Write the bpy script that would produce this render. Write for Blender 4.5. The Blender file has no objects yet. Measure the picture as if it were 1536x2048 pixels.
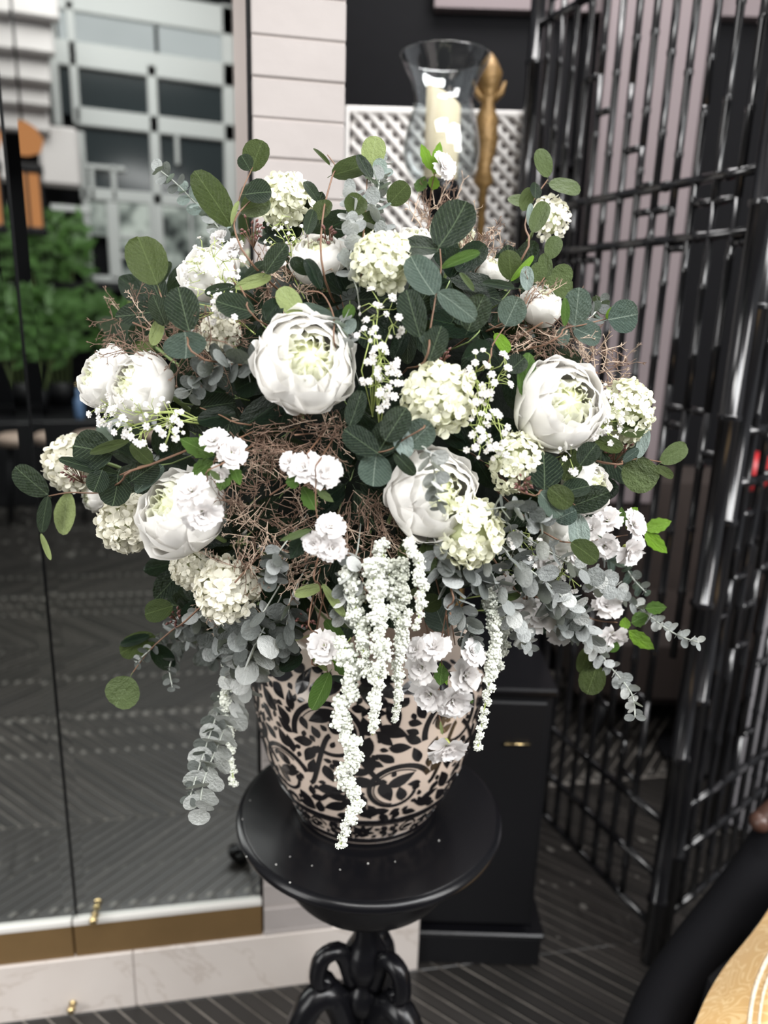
import bpy, math, random
from mathutils import Vector, Matrix
V = Vector
PI = math.pi
sc = bpy.context.scene
COL = sc.collection

# ---------------- camera ----------------
FPX = 1480.0
PITCH, ROLL, CZ = math.radians(14.86), math.radians(1.75), 1.65
_X = V((1, 0, 0)); CF = V((0, math.cos(PITCH), -math.sin(PITCH))); _U = V((0, math.sin(PITCH), math.cos(PITCH)))
CR = _X * math.cos(ROLL) + _U * math.sin(ROLL)
CU = _U * math.cos(ROLL) - _X * math.sin(ROLL)
CAM = V((0, 0, CZ))
cd = bpy.data.cameras.new('camera'); cam = bpy.data.objects.new('camera', cd); COL.objects.link(cam)
cd.sensor_fit = 'VERTICAL'; cd.sensor_height = 36.0; cd.sensor_width = 27.0; cd.lens = FPX / 2048 * 36.0
cd.clip_start = 0.02; cd.clip_end = 60
M = Matrix.Identity(4)
for i in range(3):
    M[i][0] = CR[i]; M[i][1] = CU[i]; M[i][2] = -CF[i]; M[i][3] = CAM[i]
cam.matrix_world = M
cd.dof.use_dof = True; cd.dof.focus_distance = 0.86; cd.dof.aperture_fstop = 2.6
sc.camera = cam

# ---------------- world, lights, exposure ----------------
w = bpy.data.worlds.new('world'); sc.world = w; w.use_nodes = True
w.node_tree.nodes['Background'].inputs[0].default_value = (0.80, 0.82, 0.86, 1)
w.node_tree.nodes['Background'].inputs[1].default_value = 0.24
vs = sc.view_settings
vs.view_transform = 'Standard'; vs.look = 'None'; vs.gamma = 1.0; vs.exposure = 0.32; vs.use_curve_mapping = False

def area(name, loc, tgt, sx, sy, e, col=(1, 1, 1)):
    l = bpy.data.lights.new(name, 'AREA'); l.shape = 'RECTANGLE'; l.size = sx; l.size_y = sy; l.energy = e; l.color = col
    o = bpy.data.objects.new(name, l); COL.objects.link(o); o.location = loc
    o.rotation_euler = (V(tgt) - V(loc)).to_track_quat('-Z', 'Y').to_euler()
    return o
area('window_daylight_right', (2.6, -0.6, 2.9), (0.0, 1.1, 1.4), 1.3, 2.4, 102, (1.0, 0.985, 0.97))
area('window_daylight_front', (1.6, -1.2, 3.6), (0.0, 1.1, 1.4), 1.8, 1.4, 84, (0.97, 0.985, 1.0))
area('lattice_fill', (0.5, 2.1, 3.9), (0.2, 2.0, 1.8), 1.2, 1.2, 60, (1.0, 0.98, 0.97))  # overhead fill added to brighten the lattice and the bouquet top
area('pole_highlight_fill', (-2.3, -0.6, 2.0), (0.6, 2.0, 1.4), 1.1, 2.8, 62, (1.0, 0.99, 0.97))  # area light added at the left for highlights on the bamboo poles
area('lobby_fill', (-0.4, -2.6, 5.1), (-0.4, -3.6, 0.5), 2.6, 2.6, 260, (1.0, 0.99, 0.97))  # fill added above the lobby to brighten its mirrored walls and floor

# ---------------- pixel helpers: a pixel of the photograph at a chosen depth becomes a real point ----------------
def ray(px, py): return CR * ((px - 768) / FPX) + CU * ((1024 - py) / FPX) + CF
def atY(px, py, Y): d = ray(px, py); return CAM + d * (Y / d.y)
def atZ(px, py, Z): d = ray(px, py); return CAM + d * ((Z - CZ) / d.z)
WA = atZ(0, 2048, 0); WB = atZ(640, 1965, 0)
WE = (WB - WA).normalized(); WN = V((WE.y, -WE.x, 0))      # along the mirror wall, and out of it into the room
def atW(px, py, off=0.0):
    d = ray(px, py); t = ((WA + WN * off - CAM).dot(WN)) / d.dot(WN); return CAM + d * t
def refl_at(px, py, Y):                                     # real point whose mirror image shows at that pixel
    d = ray(px, py); P = atW(px, py); r = d - WN * (2 * d.dot(WN)); return P + r * ((Y - P.y) / r.y)
BC = V((-0.02, 1.12, 1.485)); BR = V((0.43, 0.385, 0.40))   # the dome of the bouquet
def S(px, py, k=1.0):
    d = ray(px, py); o = CAM - BC
    ds = V((d.x / BR.x, d.y / BR.y, d.z / BR.z)); os_ = V((o.x / BR.x, o.y / BR.y, o.z / BR.z))
    a = ds.dot(ds); b = ds.dot(os_); c = os_.dot(os_) - k * k
    disc = b * b - a * c
    t = (-b - math.sqrt(disc)) / a if disc > 0 else -b / a
    return CAM + d * t
def pxm(P): return (P - CAM).dot(CF) / FPX                   # metres per pixel at P

# ---------------- mesh builder ----------------
class MB:
    def __init__(s): s.v = []; s.f = []; s.m = []; s.cm = 0
    def quadgrid(s, pts, nu, nv, closeu=False):
        b = len(s.v); s.v += [tuple(p) for p in pts]
        for j in range(nv - 1):
            for i in range(nu - 1 if not closeu else nu):
                i2 = (i + 1) % nu
                s.f.append((b + j * nu + i, b + j * nu + i2, b + (j + 1) * nu + i2, b + (j + 1) * nu + i)); s.m.append(s.cm)
    def tube(s, pts, rad, n=5, cap=True):
        pts = [V(p) for p in pts]; k = len(pts)
        if not isinstance(rad, (list, tuple)): rad = [rad] * k
        t0 = (pts[1] - pts[0]).normalized(); up = V((0, 0, 1)) if abs(t0.z) < 0.9 else V((1, 0, 0))
        a = t0.cross(up).normalized(); b0 = len(s.v)
        for i in range(k):
            t = (pts[min(i + 1, k - 1)] - pts[max(i - 1, 0)])
            if t.length < 1e-9: t = t0
            t.normalize(); a = (a - t * a.dot(t))
            if a.length < 1e-6: a = t.orthogonal()
            a.normalize(); b = t.cross(a)
            for j in range(n):
                an = 2 * PI * j / n; q = pts[i] + (a * math.cos(an) + b * math.sin(an)) * rad[i]; s.v.append((q.x, q.y, q.z))
        for i in range(k - 1):
            for j in range(n):
                j2 = (j + 1) % n
                s.f.append((b0 + i * n + j, b0 + i * n + j2, b0 + (i + 1) * n + j2, b0 + (i + 1) * n + j)); s.m.append(s.cm)
        if cap:
            s.f.append(tuple(b0 + j for j in reversed(range(n)))); s.m.append(s.cm)
            s.f.append(tuple(b0 + (k - 1) * n + j for j in range(n))); s.m.append(s.cm)
    def lathe(s, prof, n=48, c=(0, 0, 0), caps=True):
        b = len(s.v); k = len(prof)
        for r, z in prof:
            for j in range(n):
                a = 2 * PI * j / n; s.v.append((c[0] + r * math.cos(a), c[1] + r * math.sin(a), c[2] + z))
        for i in range(k - 1):
            for j in range(n):
                j2 = (j + 1) % n
                s.f.append((b + i * n + j, b + i * n + j2, b + (i + 1) * n + j2, b + (i + 1) * n + j)); s.m.append(s.cm)
        if caps:
            s.f.append(tuple(b + j for j in reversed(range(n)))); s.m.append(s.cm)
            s.f.append(tuple(b + (k - 1) * n + j for j in range(n))); s.m.append(s.cm)
    def obox(s, o, ex, ey, ez, bev=0.0):
        """box from corner o with edge vectors; chamfered by bev"""
        o = V(o); ex = V(ex); ey = V(ey); ez = V(ez)
        if bev <= 0:
            b = len(s.v)
            for k in (0, 1):
                for (i, j) in ((0, 0), (1, 0), (1, 1), (0, 1)):
                    s.v.append(tuple(o + ex * i + ey * j + ez * k))
            for q in ((3, 2, 1, 0), (4, 5, 6, 7), (0, 1, 5, 4), (1, 2, 6, 5), (2, 3, 7, 6), (3, 0, 4, 7)):
                s.f.append(tuple(b + x for x in q)); s.m.append(s.cm)
            return
        L = [ex.length, ey.length, ez.length]; u = [ex / L[0], ey / L[1], ez / L[2]]
        c = o + (ex + ey + ez) / 2; h = [l / 2 for l in L]; bev = min(bev, min(h) * 0.9); b = len(s.v); idx = {}
        for sx in (-1, 1):
            for sy in (-1, 1):
                for sz in (-1, 1):
                    sg = (sx, sy, sz)
                    for ax in range(3):
                        d = [h[q] - (0 if q == ax else bev) for q in range(3)]
                        p = c + sum((u[q] * (sg[q] * d[q]) for q in range(3)), V())
                        idx[(sg, ax)] = len(s.v); s.v.append(tuple(p))
        def F(l):
            P = [V(s.v[i]) for i in l]; nn = (P[1] - P[0]).cross(P[2] - P[0]); m = sum(P, V()) / len(P)
            s.f.append(tuple(l) if nn.dot(m - c) > 0 else tuple(reversed(l))); s.m.append(s.cm)
        for ax in range(3):
            o1, o2 = [q for q in range(3) if q != ax]
            for sg in (-1, 1):
                l = []
                for a, b2 in ((-1, -1), (1, -1), (1, 1), (-1, 1)):
                    g = [0, 0, 0]; g[ax] = sg; g[o1] = a; g[o2] = b2; l.append(idx[(tuple(g), ax)])
                F(l)
            for a in (-1, 1):
                for b2 in (-1, 1):
                    g0 = [0, 0, 0]; g0[o1] = a; g0[o2] = b2; g1 = list(g0); g0[ax] = -1; g1[ax] = 1
                    F([idx[(tuple(g0), o1)], idx[(tuple(g1), o1)], idx[(tuple(g1), o2)], idx[(tuple(g0), o2)]])
        for sx in (-1, 1):
            for sy in (-1, 1):
                for sz in (-1, 1): F([idx[((sx, sy, sz), a)] for a in range(3)])
    def box(s, x0, x1, y0, y1, z0, z1, bev=0.0):
        s.obox((x0, y0, z0), (x1 - x0, 0, 0), (0, y1 - y0, 0), (0, 0, z1 - z0), bev)
    def ball(s, c, r, nu=6, nv=4, sq=1.0):
        b = len(s.v); c = V(c)
        s.v.append((c.x, c.y, c.z - r * sq))
        for j in range(1, nv):
            a = -PI / 2 + PI * j / nv
            for i in range(nu):
                t = 2 * PI * (i + 0.5 * j) / nu; s.v.append((c.x + r * math.cos(a) * math.cos(t), c.y + r * math.cos(a) * math.sin(t), c.z + r * sq * math.sin(a)))
        s.v.append((c.x, c.y, c.z + r * sq)); top = len(s.v) - 1
        for i in range(nu):
            i2 = (i + 1) % nu
            s.f.append((b, b + 1 + i2, b + 1 + i)); s.m.append(s.cm)
            for j in range(nv - 2):
                p = b + 1 + j * nu; s.f.append((p + i, p + i2, p + nu + i2, p + nu + i)); s.m.append(s.cm)
            s.f.append((b + 1 + (nv - 2) * nu + i, b + 1 + (nv - 2) * nu + i2, top)); s.m.append(s.cm)
    def mesh(s, name, mats, smooth=True):
        me = bpy.data.meshes.new(name); me.from_pydata(s.v, [], s.f)
        if not isinstance(mats, (list, tuple)): mats = [mats]
        for m in mats: me.materials.append(m)
        if len(mats) > 1: me.polygons.foreach_set('material_index', s.m)
        if smooth: me.polygons.foreach_set('use_smooth', [True] * len(s.f))
        me.update(); return me

def new(name, me, parent=None, mw=None, kind=None, label=None):
    o = bpy.data.objects.new(name, me); COL.objects.link(o)
    if parent is not None: o.parent = parent
    if mw is not None: o.matrix_basis = mw
    if kind: o['kind'] = kind
    if label: o['label'] = label
    return o
def thing(name, label, cat, loc=(0, 0, 0), group=None, mw=None):
    o = bpy.data.objects.new(name, None); COL.objects.link(o); o.empty_display_size = 0.02
    if mw is not None: o.matrix_basis = mw
    else: o.location = loc
    o['label'] = label; o['category'] = cat
    if group: o['group'] = group
    return o
def tag(o, label, cat, group=None):
    o['label'] = label; o['category'] = cat
    if group: o['group'] = group
    return o
def frame(loc, y, z, sx=1, sy=1, sz=1):
    y = V(y).normalized(); z = V(z); z = (z - y * z.dot(y))
    if z.length < 1e-5: z = y.orthogonal()
    z.normalize(); x = y.cross(z); m = Matrix.Identity(4)
    for i in range(3):
        m[i][0] = x[i] * sx; m[i][1] = y[i] * sy; m[i][2] = z[i] * sz; m[i][3] = loc[i]
    return m
def zframe(loc, z, s=1, spin=0.0):
    z = V(z).normalized(); x = z.orthogonal().normalized(); y = z.cross(x)
    x, y = x * math.cos(spin) + y * math.sin(spin), y * math.cos(spin) - x * math.sin(spin)
    m = Matrix.Identity(4)
    for i in range(3):
        m[i][0] = x[i] * s; m[i][1] = y[i] * s; m[i][2] = z[i] * s; m[i][3] = loc[i]
    return m
T = Matrix.Translation

# ---------------- materials ----------------
def mat(name):
    m = bpy.data.materials.new(name); m.use_nodes = True; nt = m.node_tree
    for n in list(nt.nodes): nt.nodes.remove(n)
    out = nt.nodes.new('ShaderNodeOutputMaterial'); return m, nt, out
class N:
    def __init__(s, nt): s.nt = nt
    def __call__(s, t, ins=None, **kw):
        n = s.nt.nodes.new('ShaderNode' + t)
        for k, v in kw.items(): setattr(n, k, v)
        for k, v in (ins or {}).items():
            if isinstance(v, bpy.types.NodeSocket): s.nt.links.new(v, n.inputs[k])
            else: n.inputs[k].default_value = v
        return n
    def math(s, op, a, b=0.0, c=None):
        n = s.nt.nodes.new('ShaderNodeMath'); n.operation = op
        for i, x in enumerate((a, b) if c is None else (a, b, c)):
            if isinstance(x, bpy.types.NodeSocket): s.nt.links.new(x, n.inputs[i])
            else: n.inputs[i].default_value = x
        return n.outputs[0]
    def mix(s, f, a, b):
        n = s.nt.nodes.new('ShaderNodeMix'); n.data_type = 'RGBA'
        for k, x in ((0, f), (6, a), (7, b)):
            if isinstance(x, bpy.types.NodeSocket): s.nt.links.new(x, n.inputs[k])
            else: n.inputs[k].default_value = x if k == 0 else c4(x)
        return n.outputs[2]
    def ramp(s, f, stops):
        n = s.nt.nodes.new('ShaderNodeValToRGB'); s.nt.links.new(f, n.inputs[0]); e = n.color_ramp.elements
        while len(e) < len(stops): e.new(0.5)
        for q, (p, c) in zip(e, stops): q.position = p; q.color = c4(c)
        return n.outputs[0]
def c4(c): return tuple(c) if len(c) == 4 else (c[0], c[1], c[2], 1.0)
def plain(name, col, rough=0.5, metal=0.0, noise=0.0, scale=20.0, spec=0.5, bump=0.0, bscale=60.0, coat=0.0):
    m, nt, out = mat(name); n = N(nt)
    tc = n('TexCoord')
    c = c4(col)
    p = n('BsdfPrincipled', {'Roughness': rough, 'Metallic': metal, 'Specular IOR Level': spec, 'Coat Weight': coat})
    if noise > 0:
        nz = n('TexNoise', {'Vector': tc.outputs['Object'], 'Scale': scale, 'Detail': 4.0})
        nt.links.new(n.mix(nz.outputs[0], [x * (1 - noise) for x in col[:3]], [min(1, x * (1 + noise)) for x in col[:3]]), p.inputs['Base Color'])
    else: p.inputs['Base Color'].default_value = c
    if bump > 0:
        nb = n('TexNoise', {'Vector': tc.outputs['Object'], 'Scale': bscale, 'Detail': 3.0})
        b = n('Bump', {'Height': nb.outputs[0], 'Strength': bump, 'Distance': 0.01}); nt.links.new(b.outputs[0], p.inputs['Normal'])
    nt.links.new(p.outputs[0], out.inputs[0]); return m
def petalmat(name, c1, c2, trans=0.3, rough=0.6, tip=None):
    m, nt, out = mat(name); n = N(nt); tc = n('TexCoord')
    nz = n('TexNoise', {'Vector': tc.outputs['Object'], 'Scale': 3.0, 'Detail': 3.0})
    oi = n('ObjectInfo')
    f = n.math('ADD', n.math('MULTIPLY', nz.outputs[0], 0.7), n.math('MULTIPLY', oi.outputs['Random'], 0.3))
    col = n.mix(f, c1, c2)
    p = n('BsdfPrincipled', {'Base Color': col, 'Roughness': rough, 'Specular IOR Level': 0.25})
    t = n('BsdfTranslucent', {'Color': col}); mx = n('MixShader', {0: trans, 1: p.outputs[0], 2: t.outputs[0]})
    nt.links.new(mx.outputs[0], out.inputs[0]); return m
def leafmat(name, top, under, vein, rough=0.45, veinf=9.0, vs_=0.5, mott=0.25, trans=0.12):
    m, nt, out = mat(name); n = N(nt); tc = n('TexCoord'); sp = n('SeparateXYZ', {0: tc.outputs['Object']})
    x = n.math('ABSOLUTE', sp.outputs[0]); y = sp.outputs[1]
    q = n.math('SUBTRACT', y, n.math('MULTIPLY', x, 0.9))
    nz = n('TexNoise', {'Vector': tc.outputs['Object'], 'Scale': 5.0, 'Detail': 5.0, 'Roughness': 0.65})
    wv = n.math('FRACT', n.math('ADD', n.math('MULTIPLY', q, veinf), n.math('MULTIPLY', nz.outputs[0], 1.1)))
    line = n.math('LESS_THAN', n.math('ABSOLUTE', n.math('SUBTRACT', wv, 0.5)), 0.06)
    rib = n.math('LESS_THAN', x, 0.016)
    oi = n('ObjectInfo')
    veins = n.math('MAXIMUM', n.math('MULTIPLY', line, vs_ * 0.8), n.math('MULTIPLY', rib, min(1, vs_ * 1.5)))
    base = n.mix(n.math('MULTIPLY', nz.outputs[0], mott * 2), [c * (1 - mott) for c in top], [min(1, c * (1 + mott)) for c in top])
    base = n.mix(n.math('MULTIPLY', oi.outputs['Random'], 0.35), base, under)
    base = n.mix(veins, base, vein)
    g = n('NewGeometry'); col = n.mix(g.outputs['Backfacing'], base, under)
    bmp = n('Bump', {'Height': n.math('SUBTRACT', nz.outputs[0], veins), 'Strength': 0.5, 'Distance': 0.05})
    p = n('BsdfPrincipled', {'Base Color': col, 'Roughness': rough, 'Specular IOR Level': 0.26, 'Normal': bmp.outputs[0]})
    t = n('BsdfTranslucent', {'Color': n.mix(0.5, col, (0.25, 0.35, 0.08))}); mx = n('MixShader', {0: trans, 1: p.outputs[0], 2: t.outputs[0]})
    nt.links.new(mx.outputs[0], out.inputs[0]); return m
LM = {
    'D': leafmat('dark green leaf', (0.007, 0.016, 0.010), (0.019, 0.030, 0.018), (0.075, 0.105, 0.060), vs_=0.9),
    'O': leafmat('olive leaf', (0.033, 0.050, 0.014), (0.083, 0.110, 0.033), (0.122, 0.165, 0.061), vs_=0.3, trans=0.2),
    'G': leafmat('mid green leaf', (0.077, 0.110, 0.042), (0.123, 0.162, 0.065), (0.173, 0.223, 0.108), vs_=0.2, trans=0.2),
    'B': leafmat('blue green leaf', (0.050, 0.078, 0.065), (0.100, 0.130, 0.100), (0.212, 0.260, 0.212), vs_=0.45, mott=0.3),
    'P': leafmat('pale grey green leaf', (0.248, 0.315, 0.293), (0.315, 0.376, 0.330), (0.445, 0.501, 0.452), vs_=0.3),
    'L': leafmat('yellow green leaf', (0.286, 0.350, 0.135), (0.334, 0.397, 0.175), (0.393, 0.462, 0.239), vs_=0.3, trans=0.25),
    'V': leafmat('fresh green leaf', (0.050, 0.112, 0.017), (0.089, 0.167, 0.033), (0.168, 0.264, 0.084), vs_=0.45, trans=0.25),
    'W': leafmat('lime green leaf', (0.184, 0.367, 0.028), (0.226, 0.410, 0.057), (0.319, 0.471, 0.122), vs_=0.3, trans=0.35),
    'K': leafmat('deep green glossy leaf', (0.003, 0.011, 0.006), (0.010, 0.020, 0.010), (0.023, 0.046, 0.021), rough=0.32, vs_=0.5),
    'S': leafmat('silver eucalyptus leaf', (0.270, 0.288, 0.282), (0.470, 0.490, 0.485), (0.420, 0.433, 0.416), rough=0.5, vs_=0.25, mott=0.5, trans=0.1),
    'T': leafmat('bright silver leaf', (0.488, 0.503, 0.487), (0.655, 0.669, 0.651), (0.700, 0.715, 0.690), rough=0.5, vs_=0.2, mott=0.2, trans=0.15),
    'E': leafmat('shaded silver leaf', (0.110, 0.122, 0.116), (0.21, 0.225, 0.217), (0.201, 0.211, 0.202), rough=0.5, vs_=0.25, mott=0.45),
}
M_PETAL = petalmat('white peony petal', (0.86, 0.84, 0.81), (0.93, 0.92, 0.89), 0.34)
M_PIN = petalmat('cream peony heart petal', (0.90, 0.91, 0.74), (0.95, 0.95, 0.86), 0.34)
M_PGR = petalmat('green white peony heart petal', (0.86, 0.90, 0.55), (0.93, 0.94, 0.72), 0.34)
M_FLO = petalmat('cream snowball floret', (0.78, 0.78, 0.58), (0.86, 0.86, 0.72), 0.22)
M_FLO2 = petalmat('ivory snowball floret', (0.78, 0.75, 0.62), (0.88, 0.86, 0.76), 0.25)
M_BLO = petalmat('white blossom petal', (0.82, 0.79, 0.78), (0.90, 0.88, 0.87), 0.3)
M_GYP = petalmat('white baby breath', (0.78, 0.76, 0.73), (0.86, 0.84, 0.82), 0.15)
M_AMA = petalmat('pale green white amaranth', (0.84, 0.88, 0.76), (0.95, 0.95, 0.90), 0.2)
M_CORE = plain('green core', (0.40, 0.43, 0.24), 0.8)
M_STG = plain('green stem', (0.20, 0.27, 0.10), 0.6, noise=0.3)
M_STB = plain('brown stem', (0.16, 0.085, 0.05), 0.6, noise=0.3)
M_STY = plain('yellow green stem', (0.42, 0.50, 0.16), 0.6, noise=0.2)
M_STS = plain('grey stem', (0.36, 0.38, 0.34), 0.6, noise=0.2)
M_TWG = plain('brown dried twig', (0.19, 0.120, 0.085), 0.8, noise=0.45, scale=30)
M_TWG2 = plain('straw dried twig', (0.50, 0.38, 0.29), 0.8, noise=0.3, scale=30)
M_BERRY = plain('red brown seed', (0.13, 0.050, 0.042), 0.5, noise=0.4, scale=80)
M_BLOCKER = plain('dark moss', (0.006, 0.010, 0.006), 1.0, noise=0.5, bump=0.5)
M_BLK = plain('black lacquer', (0.004, 0.004, 0.005), 0.25, spec=0.28, bump=0.03, bscale=30)
M_BLKM = plain('black satin wood', (0.005, 0.005, 0.006), 0.5, spec=0.3)
M_BAM = plain('black bamboo lacquer', (0.007, 0.007, 0.008), 0.17, spec=0.7, bump=0.02, bscale=20)
M_BRASS = plain('aged brass strip', (0.24, 0.15, 0.065), 0.5, metal=0.55, noise=0.2, scale=9, bump=0.03)
M_KNOB = plain('polished brass', (0.6, 0.46, 0.24), 0.25, metal=1.0)

# ======================= SETTING =======================
def struct(name, me, mw=None, parent=None):
    o = new(name, me, parent, mw); 
    if parent is None: o['kind'] = 'structure'
    return o
# --- floor: pale grout bed with dark chevron planks ---
m, nt, out = mat('grout'); n = N(nt); tc = n('TexCoord')
nz = n('TexNoise', {'Vector': tc.outputs['Object'], 'Scale': 9.0, 'Detail': 5.0})
p = n('BsdfPrincipled', {'Base Color': n.ramp(nz.outputs[0], [(0.35, (0.13, 0.115, 0.10)), (0.65, (0.30, 0.27, 0.24))]), 'Roughness': 0.6}); nt.links.new(p.outputs[0], out.inputs[0]); M_GROUT = m
m, nt, out = mat('ebony plank'); n = N(nt); tc = n('TexCoord'); oi = n('ObjectInfo')
mp = n('Mapping', {'Vector': tc.outputs['Object'], 'Scale': (60.0, 3.0, 10.0)})
nz = n('TexNoise', {'Vector': mp.outputs[0], 'Scale': 1.0, 'Detail': 6.0})
nz2 = n('TexNoise', {'Vector': tc.outputs['Object'], 'Scale': 14.0, 'Detail': 4.0})
scuff_glint = n.math('MULTIPLY', n.math('GREATER_THAN', nz2.outputs[0], 0.635), 0.9)  # pale scuffs, doubling as floor glints painted into the plank colour
bc = n.mix(n.math('MULTIPLY', nz.outputs[0], n.math('ADD', oi.outputs['Random'], 0.3)), (0.008, 0.0075, 0.007), (0.034, 0.030, 0.027))
bc = n.mix(n.math('MULTIPLY', scuff_glint, 0.35), bc, (0.35, 0.33, 0.30))
bp = n('Bump', {'Height': nz.outputs[0], 'Strength': 0.18, 'Distance': 0.004})
p = n('BsdfPrincipled', {'Base Color': bc, 'Roughness': n.math('ADD', 0.22, n.math('MULTIPLY', nz.outputs[0], 0.3)), 'Normal': bp.outputs[0]}); nt.links.new(p.outputs[0], out.inputs[0]); M_PLANK = m
fb = MB(); fb.box(-4.5, 4.5, -5.6, 4.6, -0.08, -0.0035)
floor = struct('floor', fb.mesh('floor', M_GROUT, False))
CW, PWD = 0.707, 0.038
def plank_pts(sg, gap=0.0025):
    # parallelogram from u=0 at v=0 to u=sg*CW at v=CW, width PWD*sqrt2 along u
    wv = PWD * 1.41421
    return [(gap * 1.4, gap), (wv - gap * 1.4, gap), (wv - gap * 1.4 + CW - 2 * gap, CW - gap), (gap * 1.4 + CW - 2 * gap, CW - gap)]
def plank_mesh(sg):
    mb = MB(); q = plank_pts(sg)
    if sg < 0: q = [(CW - x, y) for x, y in q]
    L = [WE * x + WN * y for x, y in q]
    # local frame of the mesh: rotate so grain follows local y
    dirv = (WE * sg + WN).normalized()
    R = frame((0, 0, 0), dirv, (0, 0, 1)); Ri = R.inverted()
    P = [Ri @ l for l in L]
    nrm = (P[1] - P[0]).cross(P[2] - P[0])
    if nrm.z < 0: P.reverse()
    c = sum(P, V()) / 4; b = 0.0016
    for z, k in ((-0.02, 0), (-b, 0), (0, b)):
        for p_ in P:
            d = (c - p_).normalized() * k * 1.4; mb.v.append((p_.x + d.x, p_.y + d.y, z))
    for a in (0, 4):
        for i in range(4):
            j = (i + 1) % 4; mb.f.append((a + i, a + j, a + 4 + j, a + 4 + i)); mb.m.append(0)
    mb.f.append((8, 9, 10, 11)); mb.m.append(0)
    return mb.mesh('plank', M_PLANK, False), R
PM = {1: plank_mesh(1), -1: plank_mesh(-1)}
cand = []
wv = PWD * 1.41421
for c in range(-4, 10):
    sg = 1 if (c % 2 == 0) == (c >= 0) else -1
    for k in range(-84, 84):
        o = WA + WN * (c * CW) + WE * (k * wv - (CW if c == -1 else 0)); o = o + (WE + WN) * (0.0046 if c == -1 else 0); ctr = o + WN * (CW / 2) + WE * (CW / 2)
        if not (-4.4 < ctr.x < 4.4 and -5.4 < ctr.y < 4.4): continue
        vis = 0.0
        d = ctr - CAM; zc = d.dot(CF)
        if zc > 0.2:
            px = 768 + FPX * d.dot(CR) / zc; py = 1024 - FPX * d.dot(CU) / zc
            if -150 < px < 1700 and 300 < py < 2300 and (ctr - WA).dot(WN) > 0 or (px > 1000 and px < 1600 and zc < 5): vis = 1 / zc + 1
        vr = ctr - WN * (2 * (ctr - WA).dot(WN)) - CAM; zr = vr.dot(CF)
        if (ctr - WA).dot(WN) > 0 and zr > 0.2:
            px = 768 + FPX * vr.dot(CR) / zr
            if -120 < px < 620: vis = max(vis, 1 / zr + 0.5)
        cand.append((vis, c, k, sg, o, ctr))
cand.sort(key=lambda t: -t[0])
stuff = MB(); rp = random.Random(4)
for i, (vis, c, k, sg, o, ctr) in enumerate(cand):
    me, R = PM[sg]
    mw = T(o + V((0, 0, rp.uniform(-0.0006, 0.0004)))) @ R
    if i < 290 and vis > 0: new('plank', me, floor, mw)
    elif vis > 0 or ctr.y < 2.4:
        b = len(stuff.v)
        for v in me.vertices: stuff.v.append(tuple(mw @ v.co))
        for f in me.polygons: stuff.f.append(tuple(b + x for x in f.vertices)); stuff.m.append(0)
new('far_planks', stuff.mesh('far_planks', M_PLANK, False), floor, kind='stuff')

# --- mirror wall: marble base, brass strip, bevelled mirror panels, pilaster ---
m, nt, out = mat('mirror glass'); n = N(nt)
g = n('BsdfGlossy', {'Color': (0.70, 0.73, 0.72, 1), 'Roughness': 0.012}); nt.links.new(g.outputs[0], out.inputs[0]); M_MIR = m
m, nt, out = mat('cream marble'); n = N(nt); tc = n('TexCoord')
nz = n('TexNoise', {'Vector': tc.outputs['Object'], 'Scale': 2.2, 'Detail': 8.0, 'Roughness': 0.6, 'Distortion': 1.5})
v1 = n.math('LESS_THAN', n.math('ABSOLUTE', n.math('SUBTRACT', nz.outputs[0], 0.52)), 0.008)
nz2 = n('TexNoise', {'Vector': tc.outputs['Object'], 'Scale': 4.0, 'Detail': 4.0})
bc = n.mix(nz2.outputs[0], (0.50, 0.44, 0.40), (0.68, 0.63, 0.59)); bc = n.mix(n.math('MULTIPLY', v1, 0.25), bc, (0.28, 0.21, 0.16))
p = n('BsdfPrincipled', {'Base Color': bc, 'Roughness': 0.35}); nt.links.new(p.outputs[0], out.inputs[0]); M_MARB = m
def wp(u, off, z): return WA + WE * u + WN * off + V((0, 0, z))
def wbox(mb, u0, u1, o0, o1, z0, z1, bev=0.0):
    mb.obox(wp(u0, o1, z0), WE * (u1 - u0), -WN * (o1 - o0), V((0, 0, z1 - z0)), bev)
def uW(px, py, off=0.0): return (atW(px, py, off) - WA).dot(WE)
zb = atW(262, 1905).z; zm = atW(262, 1832).z      # top of marble base, bottom of mirror
uL = -1.3; uJ = uW(100, 1300, 0); uR = uW(514, 1200, 0); uP = uW(692, 300, 0.0)
u525 = uW(524, 1840)
mb = MB(); wbox(mb, uL, uW(268, 1950), -0.16, 0.0, 0, zb, 0.002)
b1 = struct('baseboard_left', mb.mesh('baseboard', M_MARB, False))
mb = MB(); wbox(mb, uW(268, 1950) + 0.0015, uP + 0.22, -0.16, 0.0, 0, zb, 0.002)
struct('baseboard_right', mb.mesh('baseboard', M_MARB, False))
for (a, b, nm) in ((uL, uW(148, 1900) - 0.002, 'trim_1'), (uW(148, 1900) + 0.002, u525, 'trim_2')):
    mb = MB(); wbox(mb, a, b, -0.05, -0.006, zb, zm - 0.014, 0.0015); struct(nm, mb.mesh('brass', M_BRASS, False))
    mb = MB(); wbox(mb, a, b, -0.05, -0.002, zm - 0.0138, zm, 0.001); struct(nm.replace('trim', 'trim_ledge'), mb.mesh('ledge', plain('white ledge', (0.62, 0.6, 0.57), 0.4), False)).name = 'trim_%d' % (3 if nm == 'trim_1' else 4)
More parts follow.
